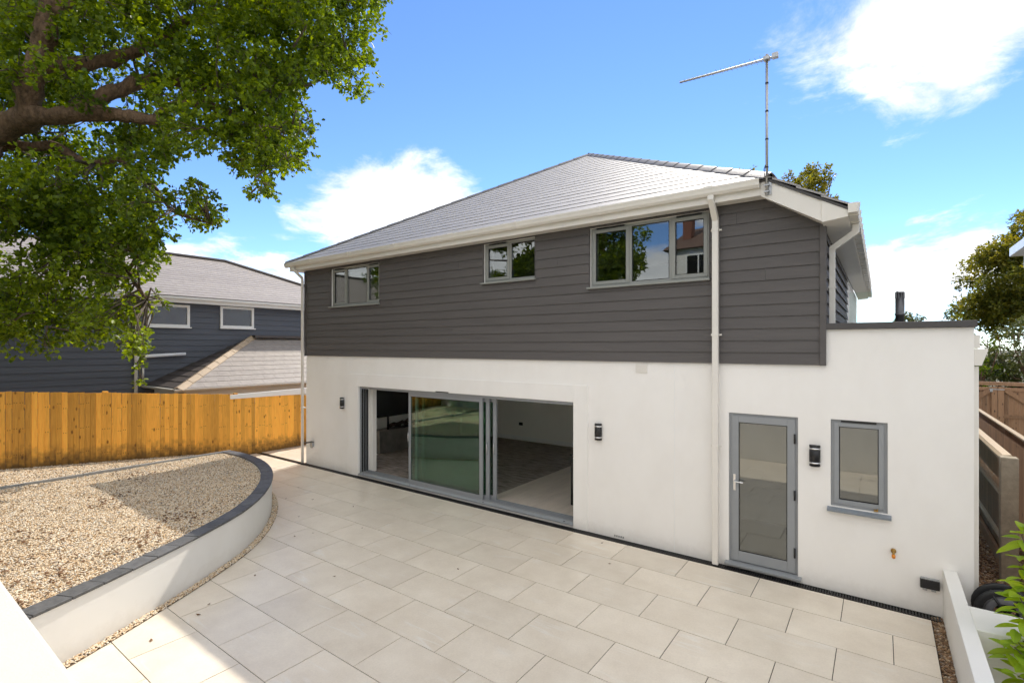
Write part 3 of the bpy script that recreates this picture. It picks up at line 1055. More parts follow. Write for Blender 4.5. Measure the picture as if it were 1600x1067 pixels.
for xx in (-9.55, -8.0, -6.0, -4.25):
    f = MB(); f.lathe((xx, D + .0, .066), [(0, .006), (.012, .006), (.014, 0)], 8); put('drain_cap', f, 'black_plastic', sd)
f = MB(); f.box(-7.2, -6.85, D - .040, D - .0345, 2.063, 2.08); put('head_vent', f, 'black_plastic', sd)

# glazed back door
f = MB(); a, b, zt = -1.666, -.84, 2.078; y = D + .03
f.box(a, a + .045, y, y + .07, .075, zt); f.box(b - .045, b, y, y + .07, .075, zt); f.box(a + .045, b - .045, y + .0005, y + .0695, zt - .045, zt)
f.prism([(D - .075, .032), (D - .075, .058), (y + .02, .0745), (y + .07, .0745), (y + .07, .032)], 'x', a - .04, b + .04)
dr = put('back_door', f, 'grey_frame', house, bevel=.003)
f = MB(); a2, b2, c2, d2 = a + .035, b - .035, .085, zt - .035
q = .088
f.box(a2, a2 + q, y - .018, y - .0005, c2, d2); f.box(b2 - q, b2, y - .018, y - .0005, c2, d2)
f.box(a2 + q, b2 - q, y - .0178, y - .0006, c2, c2 + .135); f.box(a2 + q, b2 - q, y - .0178, y - .0006, d2 - q, d2)
put('door_leaf', f, 'grey_frame', dr, bevel=.004)
f = MB(); f.box(a2 + q, b2 - q, y - .008, y + .016, c2 + .135, d2 - q); put('pane', f, 'window_glass', dr)
f = MB(); t = .009; A, B, C_, D_ = a2 + q, b2 - q, c2 + .135, d2 - q
f.box(A, A + t, y - .014, y - .0085, C_, D_); f.box(B - t, B, y - .014, y - .0085, C_, D_); f.box(A + t, B - t, y - .014, y - .0085, C_, C_ + t); f.box(A + t, B - t, y - .014, y - .0085, D_ - t, D_)
put('gasket', f, 'gasket', dr)
f = MB(); f.box(a2 + .022, a2 + .052, y - .028, y - .0185, 1.03, 1.25)
f.tube([(a2 + .037, y - .028, 1.16), (a2 + .037, y - .065, 1.16), (a2 + .06, y - .072, 1.16), (a2 + .155, y - .072, 1.155)], .0095, 8)
put('handle', f, 'chrome', dr, bevel=.002)
for zz in (.35, 1.08, 1.80):
    f = MB(); f.box(b - .048, b - .028, y - .03, y - .0185, zz - .06, zz + .06); f.lathe((b - .035, y - .032, zz - .06), [(0, 0), (.009, 0), (.009, .12), (0, .12)], 8)
    put('hinge', f, 'black_plastic', dr)
# airbrick slots under the door sill and beside the sliding door
for X in (-1.12, -3.35):
    f = MB()
    for i in range(5): f.box(X + i * .035, X + i * .035 + .022, D - .004, D + .001, .018 if X < -2 else .006, .045 if X < -2 else .028)
    put('weep_vent', f, 'kerb', house)

# roof
EZ, EY, XL, XR, XE = 5.09, 6.965, -12.2, -1.12, -.28
AP = Vector((-6.5, 12.5, 8.27)); RB = Vector((-6.5, 14.0, 8.27))
tr_ = (AP.z - EZ) / (XR - AP.x)
zr = EZ - (XE - XR) * tr_
H = Vector((XR, EY, EZ)); HL = Vector((XL, EY, EZ))
d = MB(); e = -.022
def lo(v): return (v[0], v[1], v[2] + e)
d.quad(lo(HL), lo(H), lo(AP))
d.quad(lo(AP), lo(H), lo((XE, EY, zr)), lo((XE, 19.5, zr)), lo((XR, 19.5, EZ)), lo(RB))
d.quad(lo(HL), lo(AP), lo(RB), lo((XL, 19.5, EZ)))
d.quad(lo(RB), lo((XR, 19.5, EZ)), lo((XL, 19.5, EZ)))
roof = put('roof', d, 'capping', house)
sol = roof.modifiers.new('thickness', 'SOLIDIFY'); sol.thickness = .03
nf = Vector((0, -(AP.z - EZ), AP.y - EY)).normalized()
NC = 24
for i in range(NC):
    v0, v1 = i / NC - (.004 if i == 0 else 0), min(1, (i + 1) / NC + .006)
    mb = MB()
    def pt(x, v, h): return Vector((x, EY + v * (AP.y - EY), EZ + v * (AP.z - EZ))) + nf * h
    def xl(v): return XL + v * (AP.x - XL)
    def xr(v): return XR + v * (AP.x - XR)
    x = xl(v0) - (.15 if i % 2 else 0)
    while x < xr(v0):
        a, b = max(x, xl(v0)), min(x + .2985, xr(v0))
        a1, b1 = max(x, xl(v1)), min(x + .2985, xr(v1))
        if b - a > .01:
            if b1 - a1 < .002: a1 = b1 = max(min((a + b) / 2, xr(v1)), xl(v1)); b1 = a1 + .002
            j = random.uniform(-.0012, .0012)
            lo4 = [pt(a, v0, -.004), pt(b, v0, -.004), pt(b1, v1, -.012), pt(a1, v1, -.012)]
            hi4 = [pt(a, v0, .011 + j), pt(b, v0, .011 + j), pt(b1, v1, .002 + j), pt(a1, v1, .002 + j)]
            mb.quad(*hi4); mb.quad(lo4[0], lo4[1], hi4[1], hi4[0]); mb.quad(lo4[1], lo4[2], hi4[2], hi4[1]); mb.quad(lo4[3], lo4[0], hi4[0], hi4[3])
        x += .30
    if mb.v: put('slate_course', mb, 'slate', roof)
nr = Vector((tr_, 0, 1)).normalized()
for i in range(24):
    mb = MB()
    v0, v1 = i / 24, (i + 1) / 24 + .004
    xa, xb = XE + .02 + (AP.x - XE) * v0, XE + (AP.x - XE) * min(v1, 1)
    za, zb_ = zr + (AP.z - zr) * v0, zr + (AP.z - zr) * min(v1, 1)
    def fy(x): return EY - .02 if x > XR else EY + (XR - x) / (XR - AP.x) * (AP.y - EY)
    mb.quad((xa, fy(xa), za + .018), (xa, 19.4 - max(0, XR - xa), za + .018), (xb, 19.4 - max(0, XR - xb), zb_ + .004), (xb, fy(xb), zb_ + .004))
    mb.quad((xa, fy(xa), za + .018), (xa, fy(xa), za - .004), (xa, 19.4 - max(0, XR - xa), za - .004), (xa, 19.4 - max(0, XR - xa), za + .018))
    mb.quad((xa, fy(xa), za + .018), (xb, fy(xb), zb_ + .004), (xb, fy(xb), zb_ - .02), (xa, fy(xa), za - .006))
    put('slate_course', mb, 'slate', roof)


def hip(A, B, n1, n2, n, m='ridge', parent=None, wd=.105):
    dd = (B - A).normalized()
    s1 = dd.cross(n1); s1 = s1 if s1.z < 0 else -s1
    s2 = dd.cross(n2); s2 = s2 if s2.z < 0 else -s2
    up = (n1 + n2).normalized(); Lg = (B - A).length; st = Lg / n
    for i in range(n):
        a, b = A + dd * (i * st - (.01 if i else .03)), A + dd * ((i + 1) * st + .02)
        mb = MB()
        prof = []
        for u in range(-4, 5):
            t = abs(u) / 4; sd_ = s1 if u < 0 else s2
            prof.append((sd_, t * wd, .044 - .030 * t ** 1.5))
        def ring(c, lift, th): return [c + sd_ * w_ + up * (h_ + lift - th) for sd_, w_, h_ in prof]
        o1, o2 = ring(a, .013, 0), ring(b, .002, 0)
        i1, i2 = ring(a, .013, .016), ring(b, .002, .016)
        for k in range(8):
            mb.quad(o1[k], o1[k + 1], o2[k + 1], o2[k], smooth=True)
            mb.quad(i1[k], o1[k], o1[k + 1], i1[k + 1])
        mb.quad(i1[0], o1[0], o2[0], i2[0]); mb.quad(i1[8], i2[8], o2[8], o1[8])
        put('ridge_tile', mb, m, parent or roof)


nl = Vector((-(AP.z - EZ), 0, AP.x - XL)).normalized()
hip(H, AP, nf, nr, 19); hip(HL, AP, nf, nl, 19); hip(AP, RB, nl, nr, 4)
# timber underlay edge and fascia, soffit
f = MB(); f.box(XL + .05, -1.13, 7.005, 7.025, 4.885, 5.055); f.box(XL + .051, XL + .07, 7.026, 19.4, 4.885, 5.055)
put('fascia', f, 'upvc', roof, bevel=.003)
f = MB(); f.box(XL + .06, -1.20, 7.026, D - .046, 4.893, 4.905); f.box(XL + .071, -11.85, D - .046, 19.3, 4.893, 4.905)
put('soffit', f, 'upvc', roof)
# barge board and boxed end over the lower right hand eave
def zt_(x): return EZ - (x - XR) * tr_ - .03
f = MB()
f.prism([(-1.215, 4.868), (-.545, zt_(-.545) - .272), (-.545, zt_(-.545)), (XR, zt_(XR)), (-1.215, 5.05)], 'y', 6.985, 7.004)
put('barge_board', f, 'upvc', roof, bevel=.003)
f = MB()
f.prism([(-.56, 4.445), (-.30, 4.475), (-.30, zt_(-.30)), (-.56, zt_(-.56))], 'y', 6.972, 6.9845)
f.prism([(-.56, 4.445), (-.30, 4.475), (-.30, 4.49), (-.56, 4.46)], 'y', 6.985, 19.3)
f.box(-.312, -.300, 6.985, 19.3, 4.491, zt_(-.30))
put('eave_box', f, 'upvc', roof, bevel=.002)
f = MB(); f.prism([(-1.2, 4.885), (-.561, 4.466), (-.561, 4.478), (-1.2, 4.897)], 'y', 7.005, D - .046); put('soffit', f, 'upvc', roof)
# gutters
def gprof(y): return [(y, 5.0), (y - .02, 4.975), (y - .062, 4.975), (y - .088, 5.005), (y - .094, 5.04), (y - .104, 5.068), (y - .104, 5.082),
                      (y - .098, 5.082), (y - .098, 5.070), (y - .088, 5.04), (y - .082, 5.008), (y - .06, 4.981), (y - .02, 4.981), (y, 5.006)]
f = MB(); f.prism(gprof(7.003), 'x', -12.25, -1.225)
gut = put('gutter', f, 'upvc', house)
for k in range(7):
    X = -11.2 + k * 1.55
    f = MB(); f.prism([(7.0035, 4.998), (6.983, 4.971), (6.94, 4.971), (6.911, 5.003), (6.905, 5.04), (6.895, 5.066), (6.895, 5.087), (6.9, 5.095), (6.92, 5.087), (6.9, 5.08), (6.912, 5.04), (6.92, 5.01), (6.943, 4.977), (6.98, 4.977), (7.003, 5.002)], 'x', X, X + (.035 if k % 3 else .12))
    put('gutter_bracket', f, 'upvc', gut)
f = MB(); f.prism([(-.299, 4.51), (-.299, 4.62), (-.292, 4.62), (-.292, 4.517), (-.215, 4.517), (-.205, 4.62), (-.198, 4.62), (-.208, 4.51)], 'y', 6.95, 19.3)
f.prism([(-.299, 4.511), (-.299, 4.6195), (-.199, 4.6195), (-.209, 4.511)], 'y', 6.942, 6.9498)
gut2 = put('gutter', f, 'upvc', house)
for k in range(24):
    Y = 7.06 + k * .42
    f = MB(); f.prism([(-.2985, 4.500), (-.2985, 4.5095), (-.209, 4.5095), (-.1975, 4.63), (-.235, 4.64), (-.235, 4.65), (-.185, 4.64), (-.198, 4.500)], 'y', Y, Y + .05)
    put('gutter_bracket', f, 'upvc', gut2)
# downpipes
f = MB()
f.box(-1.853, -1.775, D - .135, D - .062, .012, 4.70)
f.prism([(6.915, 4.974), (6.915, 4.915), (D - .135, 4.68), (D - .135, 4.7005), (D - .062, 4.7005), (D - .062, 4.73), (6.985, 4.93), (6.985, 4.974)], 'x', -1.852, -1.776)
dp = put('downpipe', f, 'upvc', house, bevel=.006)
for zz in (3.12, 1.6, 4.55):
    f = MB(); f.box(-1.858, -1.770, D - .14, D - .0615, zz, zz + .03); f.box(-1.885, -1.743, D - .0613, D - .05, zz + .004, zz + .026); put('pipe_clip', f, 'upvc', dp)
f = MB(); f.tube([(-11.895, 6.955, 4.97), (-11.895, 6.965, 4.90), (-11.895, 7.19, 4.72), (-11.895, 7.2, 4.62), (-11.895, 7.2, .01)], .034, 12)
dp = put('downpipe', f, 'upvc', house)
for zz in (3.05, 1.4):
    f = MB(); f.lathe((-11.895, 7.2, zz), [(.034, 0), (.042, 0), (.042, .035), (.034, .035)], 12); f.box(-11.93, -11.86, 7.24, 7.28, zz, zz + .03); put('pipe_clip', f, 'upvc', dp)
f = MB()
f.box(-.53, -.465, 7.62, 7.685, 3.262, 4.215)
f.prism([(-.53, 4.2155), (-.465, 4.2155), (-.21, 4.40), (-.21, 4.509), (-.285, 4.509), (-.285, 4.43), (-.53, 4.25)], 'y', 7.621, 7.684)
dp = put('downpipe', f, 'upvc', house, bevel=.004)
f = MB(); f.box(-.537, -.458, 7.613, 7.692, 3.72, 3.745); put('pipe_clip', f, 'upvc', dp)
f = MB(); f.box(.8135, .855, D + .04, D + .11, .01, 2.76); put('downpipe', f, 'upvc', house, bevel=.004)
f = MB(); f.prism([(.8136, 2.77), (.875, 2.77), (.925, 2.93), (.925, 2.95), (.8136, 2.95)], 'y', D + .01, D + .16); f.box(.8136, .862, D + .02, D + .2, 2.955, 3.10)
put('rain_hopper', f, 'upvc', house, bevel=.004)
# ------------------------------------------------------------------ fittings on the house
def wall_light(x, z, label):
    t = thing('wall_light', label, 'wall light', (x, D, z), 'up and down wall lights')
    f = MB(); f.box(x - .03, x + .03, D - .025, D - .0005, z - .11, z + .11); put('back_plate', f, 'black_plastic', t)
    f = MB(); f.lathe((x, D - .025, z), [(0, -.13), (.06, -.13), (.06, .13), (0, .13)], 14, 'z', math.pi, 2 * math.pi)
    f.quad((x - .06, D - .025, z - .13), (x + .06, D - .025, z - .13), (x + .06, D - .025, z + .13), (x - .06, D - .025, z + .13))
    put('lamp_body', f, 'black_plastic', t)
    for s in (-1, 1):
        f = MB(); f.lathe((x, D - .025, z + s * .088), [(.0605, -.009), (.064, -.009), (.064, .009), (.0605, .009)], 14, 'z', math.pi, 2 * math.pi)
        put('chrome_band', f, 'chrome', t)


wall_light(-10.295, 1.64, 'black wall light left of the sliding door')
wall_light(-3.61, 1.625, 'black wall light right of the sliding door')
wall_light(-.655, 1.625, 'black wall light between the glazed door and the small window')

t = thing('garden_tap', 'small brass garden tap with orange spout on white wall', 'tap', (.123, D, .6))
f = MB(); f.lathe((.123, D - .03, .625), [(0, -.0), (.026, .0), (.026, .03), (0, .03)], 10, 'y'); f.tube([(.123, D, .625), (.123, D - .05, .625), (.123, D - .07, .60)], .012, 8)
f.box(.098, .128, D - .05, D - .04, .648, .656); f.tube([(.123, D - .05, .63), (.118, D - .05, .65)], .007, 6)
put('tap_body', f, 'brass', t)
f = MB(); f.lathe((.123, D - .07, .555), [(.008, 0), (.017, .008), (.019, .03), (.014, .045), (0, .046)], 10); put('hose_connector', f, 'copper_orange', t)

t = thing('outdoor_socket', 'black weatherproof double socket box low beside the low white wall', 'socket', (.443, D, .33))
f = MB(); f.box(.36, .53, D - .05, D - .0005, .285, .385); put('socket_box', f, 'black_plastic', t, bevel=.008)
f = MB(); f.box(.365, .525, D - .045, D - .001, .386, .398); put('lid_hinge', f, 'galvanised', t, bevel=.003)
for x in (.40, .475):
    f = MB(); f.box(x - .018, x + .022, D - .042, D - .012, .262, .2845); put('clip', f, 'galvanised', t, bevel=.004)
t = thing('outdoor_socket', 'grey outdoor socket with its black lid open near the left house corner', 'socket', (-11.55, D, .5))
f = MB(); f.box(-11.60, -11.50, D - .06, D - .0005, .46, .57); put('socket_box', f, 'galvanised', t, bevel=.008)
f = MB(); f.box(-11.62, -11.49, D - .22, D - .002, .572, .585); put('lid', f, 'black_plastic', t, bevel=.004)
for x in (-11.575, -11.525):
    f = MB(); f.box(x - .01, x + .012, D - .055, D - .03, .43, .4595); put('clip', f, 'galvanised', t)

# television aerial on the corner of the roof
ax, ay = -1.143, 6.955
t = thing('television_aerial', 'galvanised aerial mast with long boom clamped to the roof corner', 'aerial', (ax, ay, 4.85))
f = MB(); f.tube([(ax, ay, 4.86), (ax, ay, 6.62)], .0165, 10); put('mast', f, 'galvanised', t)
f = MB(); f.box(ax - .02, ax + .05, ay + .018, ay + .0295, 4.87, 5.03); f.box(ax - .03, ax + .03, ay - .022, ay + .0175, 4.90, 4.915); f.box(ax - .03, ax + .03, ay - .022, ay + .0175, 4.98, 4.995)
put('bracket', f, 'galvanised', t)
for zz in (5.2, 5.55, 5.9, 6.25):
    f = MB(); f.lathe((ax, ay, zz), [(.017, 0), (.0195, 0), (.0195, .02), (.017, .02)], 10); put('cable_tie', f, 'black_plastic', t)
b0, b1 = Vector((ax + .12, ay - .02, 6.575)), Vector((ax - 1.06, ay - .10, 6.585))
b1 = Vector((-2.22, 6.93, 6.595))
b0 = Vector((ax + .13, ay - .012, 6.56))
f = MB(); f.tube([b0, b1], .011, 4, smooth=False); f.tube([b0 + Vector((0, 0, -.022)), b1 + Vector((0, 0, -.012))], .005, 5); put('boom', f, 'galvanised', t)
f = MB(); f.box(ax - .035, ax + .035, ay - .05, ay + .03, 6.54, 6.585); put('clamp', f, 'galvanised', t, bevel=.004)
f = MB(); f.box(ax + .06, ax + .13, ay - .04, ay + .02, 6.535, 6.60); put('junction_box', f, 'galvanised', t, bevel=.006)
dd = (b1 - b0).normalized()
for k in range(18):
    c = b0 + (b1 - b0) * (.16 + .83 * k / 17)
    Lh = .105 - .05 * k / 17
    sd_ = Vector((-dd.y, dd.x, 0)).normalized() * Lh
    f = MB(); f.tube([c - sd_, c + sd_], .0022, 4); put('element', f, 'galvanised', t)
f = MB(); f.tube([(ax - .03, ay + .02, 5.10), (ax - .035, ay + .02, 5.2), (ax - .02, ay + .02, 5.25), (ax - .002, ay + .018, 5.22)], .006, 6); put('cable_loop', f, 'black_plastic', t)

# flue, vent cap and glass balustrade on the flat roof
t = thing('flue_pipe', 'dark grey metal flue pipe standing on the flat roof', 'flue', (.30, 12, 3.08))
f = MB(); f.lathe((.30, 12, 3.0805), [(0, 0), (.068, 0), (.068, .48), (.078, .48), (.078, .52), (.07, .52), (.07, .80)], 18); put('pipe', f, 'flue', t)
f = MB(); f.lathe((.30, 12, 3.885), [(.062, 0), (.062, .09), (.066, .09), (.066, .12), (0, .12)], 18)
for k in range(10):
    a = k * math.pi / 5; f.box(.30 + .066 * math.cos(a) - .008, .30 + .066 * math.cos(a) + .008, 12 + .066 * math.sin(a) - .008, 12 + .066 * math.sin(a) + .008, 3.882, 4.0)
put('cowl', f, 'flue', t)
f = MB(); f.lathe((.13, 11.6, 3.081), [(0, 0), (.03, 0), (.03, .26), (.055, .26), (.06, .30), (.03, .33), (0, .335)], 14)
tag(put('vent_cap', f, 'black_plastic', None, (.13, 11.6, 3.081)), 'small black vent cap on the flat roof left of the flue', 'vent')
t = thing('glass_balustrade', 'clear glass balustrade on the flat roof beside the boarded wall', 'balustrade', (-.15, 12.9, 3.08))
f = MB(); f.box(-.53, .26, 12.895, 12.91, 3.12, 4.12); put('pane', f, 'clear_glass', t)
f = MB(); f.box(-.53, .26, 12.87, 12.935, 3.0805, 3.119); put('base_channel', f, 'galvanised', t)
f = MB(); f.box(.262, .30, 12.885, 12.92, 3.0806, 4.10)
put('post', f, 'galvanised', t)

# linear drain along the foot of the wall
seg = MB()
seg.box(0, .992, 0, .012, -.04, .001); seg.box(0, .992, .116, .128, -.04, .001)
for k in range(36): seg.box(.008 + k * .0275, .022 + k * .0275, .0125, .1155, -.02, -.001)
seg.box(0, .992, .060, .068, -.024, -.0055)
seg_me = seg.mesh('grate'); seg_me.materials.append(MATS['black_plastic'])
t = thing('drain_channel', 'black slotted drain channel along the foot of the house wall', 'drain', (-5.7, 7.2, -.05))
f = MB(); f.box(-11.84, .545, 7.118, 7.262, -.079, -.06); put('channel', f, 'black_plastic', t)
for k in range(12): inst('grate', seg_me, t, (-11.83 + k * 1.031, 7.127, 0), scale=(1.035, 1, 1))
t = thing('drain_channel', 'dark drain channel crossing the sunlit paving towards the orange fence', 'drain', (-12.9, 7.2, -.05))
f = MB(); f.box(-14.03, -11.95, 7.118, 7.254, -.078, -.058); put('channel', f, 'black_plastic', t)
for k in range(2): inst('grate', seg_me, t, (-13.99 + k * 1.0, 7.127, 0))

# ------------------------------------------------------------------ inside the living room
t = thing('fireplace', 'media wall with black screen over a log fire and grey stone hearth', 'fireplace', (-11.45, 10, .03))
f = MB(); f.box(-11.545, -11.0, 8.94, 12.2, .032, .66); put('hearth', f, 'stone_hearth', t, bevel=.01)
f = MB(); f.box(-11.546, -11.38, 8.9, 12.25, .661, 1.02); f.box(-11.379, -11.05, 12.0, 12.2, .661, 1.02); put('recess', f, 'interior_paint', t)
f = MB(); f.box(-11.546, -11.10, 8.9, 12.3, 1.021, 2.41); put('screen_panel', f, 'screen', t)
f = MB(); f.box(-11.12, -11.09, 9.28, 9.33, .661, 1.02); put('glass_post', f, 'screen', t)
for k in range(9):
    f = MB(); y = 9.5 + k * .27
    f.tube([(-11.3, y, .72), (-11.22 + .05 * (k % 2), y + .12, .76 + .03 * (k % 3)), (-11.15, y + .3, .72)], [.05, .06, .045], 7); put('log', f, 'log', t)
f = MB()
f.box(-11.0, -6.145, 7.62, 12.87, .031, .047)
tag(put('carpet', f, 'carpet', None, (-8.6, 10, .031), bevel=.006), 'brown grey carpet on the living room floor', 'carpet')
t = thing('cabinet', 'black cabinet with chrome rail just inside the sliding door', 'cabinet', (-4.25, 8.3, .046))
f = MB(); f.box(-4.62, -4.0, 8.15, 8.75, .047, .96); put('carcass', f, 'screen', t, bevel=.004)
f = MB(); f.box(-4.63, -4.0, 8.14, 8.76, .961, .985); put('worktop', f, 'black_plastic', t, bevel=.003)
f = MB(); f.tube([(-4.55, 8.149, .93), (-4.55, 8.11, .92), (-4.40, 8.09, .87), (-4.25, 8.11, .92), (-4.25, 8.149, .93)], .009, 8); put('rail', f, 'chrome', t)
f = MB(); f.box(-9.165, -9.02, 12.888, 12.8995, .51, .60)
tag(put('wall_socket', f, 'black_plastic', None, (-9.09, 12.9, .5), bevel=.004), 'black socket plate on the far living room wall', 'socket')

# ------------------------------------------------------------------ garden walls
f = MB(); f.box(-30, 25, -.06, .2, -.08, 2.53)
tag(put('retaining_wall', f, 'cream_render', None, (0, .07, -.08), bevel=.008), 'white rendered retaining wall, its top at the bottom left corner', 'wall')
t = thing('curved_wall', 'low curved white rendered wall with dark stone coping round the gravel bed', 'wall', (-8.4, 4.4, 0))
f = MB()
o1, o2 = CURVE, offset(CURVE, -.19)
for i in range(len(CURVE) - 1):
    for a, b in ((o1, 0), (o2, 1)):
        f.quad((*a[i].xy, -.05), (*a[i + 1].xy, -.05), (*a[i + 1].xy, .563), (*a[i].xy, .563), smooth=True)
    f.quad((*o1[i].xy, .563), (*o1[i + 1].xy, .563), (*o2[i + 1].xy, .563), (*o2[i].xy, .563))
put('wall', f, 'garden_render', t)
c1, c2 = offset(CURVE, .022), offset(CURVE, -.185)
acc, i0, k = 0, 0, 0
for i in range(1, len(CURVE)):
    acc += (CURVE[i] - CURVE[i - 1]).length
    if acc > .285 or i == len(CURVE) - 1:
        f = MB(); gp = .004
        A, B, C_, D_ = c1[i0], c1[i], c2[i], c2[i0]
        tt = (B - A).normalized() * gp
        A, D_, B, C_ = A + tt, D_ + tt, B - tt, C_ - tt
        top = .60 + random.uniform(-.003, .003)
        q = [A.xy, B.xy, C_.xy, D_.xy]
        f.prism([tuple(v) for v in q], 'z', .566, top - .004)
        put('coping_stone', f, 'coping', t, bevel=.006)
        acc, i0 = 0, i
t = thing('edging_kerb', 'pale grey edging kerb along the back of the gravel bed', 'kerb', (-12.05, 2.8, 0))
for k in range(6):
    f = MB(); f.box(-12.075, -12.032, .21 + k * .885, .21 + k * .885 + .882, -.05, .600 + random.uniform(-.004, .004)); put('kerb_stone', f, 'kerb', t, bevel=.006)
f = MB(); f.box(.557, .675, .201, D - .002, -.08, .525)
tag(put('low_wall', f, 'garden_render', None, (.616, 3.7, -.08), bevel=.006), 'low white rendered wall running from the house along the right of the patio', 'wall')
f = MB(); f.box(.6755, 1.35, 5.96, 6.46, -.08, .50)
tag(put('wall_return', f, 'garden_render', None, (1.0, 6.2, -.08), bevel=.008), 'short white wall return to the right of the low white wall', 'wall')

# ------------------------------------------------------------------ timber fence on the left
t = thing('timber_fence', 'orange stained close board timber fence behind the gravel on the left', 'fence', (-14.1, 4, 0))
bm_ = MB(); bm_.prism([(0, -.052), (.004, -.052), (.017, .052), (0, .052)], 'z', 0, 1.50)
vm = []
for k in range(4):
    bb = MB(); h_ = 1.50 + (k - 1.5) * .003
    bb.prism([(0, -.0445), (.006, -.0445), (.021, .0445), (0, .0445)], 'z', 0, h_)
    me = bb.mesh('board'); me.materials.append(MATS['fence_wood']); vm.append(me)
def ftop(y): return 2.08 - .088 * (max(y, -.5) - 2.05)


y = -.4
while y < 14:
    inst('board', random.choice(vm), t, (-14.1 + random.uniform(-.002, .002), y, zb(y) - .02), (random.uniform(-.004, .004), 0, 0), (1.25, 1, (ftop(y) - zb(y) + .02 + random.uniform(-.004, .004)) / 1.5))
    y += .0955
for yy in (.9, 3.75, 6.6, 9.45, 12.3):
    f = MB(); f.box(-14.20, -14.105, yy - .05, yy + .05, -.1, ftop(yy) + .035); put('post', f, 'fence_wood', t, bevel=.012)
for hh in (.3, .8, 1.3):
    f = MB()
    a, b = -.45, 14
    za, zc = ftop(a) - hh, ftop(b) - hh
    f.quad((-14.104, a, za - .04), (-14.104, b, zc - .04), (-14.104, b, zc + .04), (-14.104, a, za + .04))
    f.quad((-14.104, a, za - .04), (-14.104, b, zc - .04), (-14.15, b, zc), (-14.15, a, za))
    f.quad((-14.104, a, za + .04), (-14.104, b, zc + .04), (-14.15, b, zc), (-14.15, a, za))
    put('rail', f, 'fence_wood', t)
f = MB(); f.prism([(6.42, 1.565), (8.9, 1.545), (8.9, 1.72), (6.42, 1.672)], 'x', -14.075, -14.05)
f.prism([(6.42, 1.652), (8.9, 1.70), (8.9, 1.722), (6.42, 1.674)], 'x', -14.13, -14.0755)
tag(put('fascia_board', f, 'upvc_white', None, (-14.06, 7.5, 1.56), bevel=.004), 'long white plastic board lying along the top of the orange fence', 'board')

# ------------------------------------------------------------------ weathered fences, gate, hose reel on the right
def bare_fence(label, X, y0, y1, top, rails, side, cap):
    t = thing('timber_fence', label, 'fence', (X, (y0 + y1) / 2, -.05))
    me_ = []
    bb = MB(); bb.prism([(0, -.06), (.006, -.06), (.018, .06), (0, .06)], 'z', 0, top + .05)
    me = bb.mesh('board'); me.materials.append(MATS['weathered_wood'])
    y = y0
    while y < y1:
        inst('board', me, t, (X, y, -.05 + random.uniform(-.006, .006)), (random.uniform(-.006, .006), 0, 0)); y += .108
    for z in rails:
        f = MB(); f.prism([(X - .001, z - .035), (X - .035, z - .02), (X - .045, z), (X - .035, z + .02), (X - .001, z + .035)], 'y', y0, y1); put('rail', f, 'pale_rail', t)
    if cap:
        f = MB(); f.box(X - .03, X + .045, y0 - .05, y1, top + .008, top + .04); put('capping_rail', f, 'pale_rail', t, bevel=.004)
    return t


t = bare_fence('weathered timber fence with arris rails beside the side passage', 1.36, 8.98, 17.0, 1.50, (.35, .95), -1, False)
f = MB(); f.prism([(1.359, 1.47), (1.27, 1.49), (1.26, 1.53), (1.28, 1.575), (1.359, 1.585)], 'y', 8.98, 17.0); put('rail', f, 'pale_rail', t)
f = MB(); f.box(1.31, 1.35, 8.98, 17, -.05, .16); put('gravel_board', f, 'weathered_wood', t)
f = MB(); f.box(1.235, 1.40, 8.80, 8.96, -.05, 1.575)
tag(put('concrete_post', f, 'concrete', None, (1.32, 8.88, -.05), bevel=.012), 'tan concrete fence post right of the side passage', 'post')
bare_fence('sunlit weathered fence with pale capping behind the concrete post', 1.80, 7.0, 17.5, 1.51, (), -1, True)

t = thing('timber_gate', 'weathered double timber gate with diagonal braces at the end of the side passage', 'gate', (3, 21, -.05))
gm = MB().box(-.058, .058, 0, .02, 0, 1.72).mesh('board'); gm.materials.append(MATS['weathered_wood'])
for k in range(28): inst('board', gm, t, (1.5 + k * .12, 21.05, -.05))
f = MB(); f.box(1.44, 4.9, 21.0, 21.09, 1.79, 1.90); put('top_beam', f, 'weathered_wood', t, bevel=.004)
for a, b in ((1.5, 2.78), (2.86, 4.2)):
    f = MB(); f.box(a, b, 21.005, 21.049, 1.64, 1.74); put('rail', f, 'weathered_wood', t)
    f = MB(); f.box(a, b, 21.005, 21.049, .82, .92); put('rail', f, 'weathered_wood', t)
for x in (2.80, 2.945):
    f = MB(); f.box(x - .065, x + .065, 20.985, 21.0045, .0, 1.76); put('stile', f, 'weathered_wood', t)
for a, b in (((1.9, .95), (2.70, 1.66)), ((3.05, 1.66), (3.95, .95))):
    f = MB(); dx, dz = b[0] - a[0], b[1] - a[1]; n_ = math.hypot(dx, dz); ux, uz = -dz / n_ * .06, dx / n_ * .06
    f.prism([(a[0] - ux, a[1] - uz), (b[0] - ux, b[1] - uz), (b[0] + ux, b[1] + uz), (a[0] + ux, a[1] + uz)], 'y', 20.98, 21.004); put('brace', f, 'weathered_wood', t)
f = MB(); f.box(2.68, 3.02, 20.965, 20.9795, 1.665, 1.69); f.box(2.70, 2.76, 20.96, 20.9795, 1.60, 1.70); put('bolt', f, 'galvanised', t)

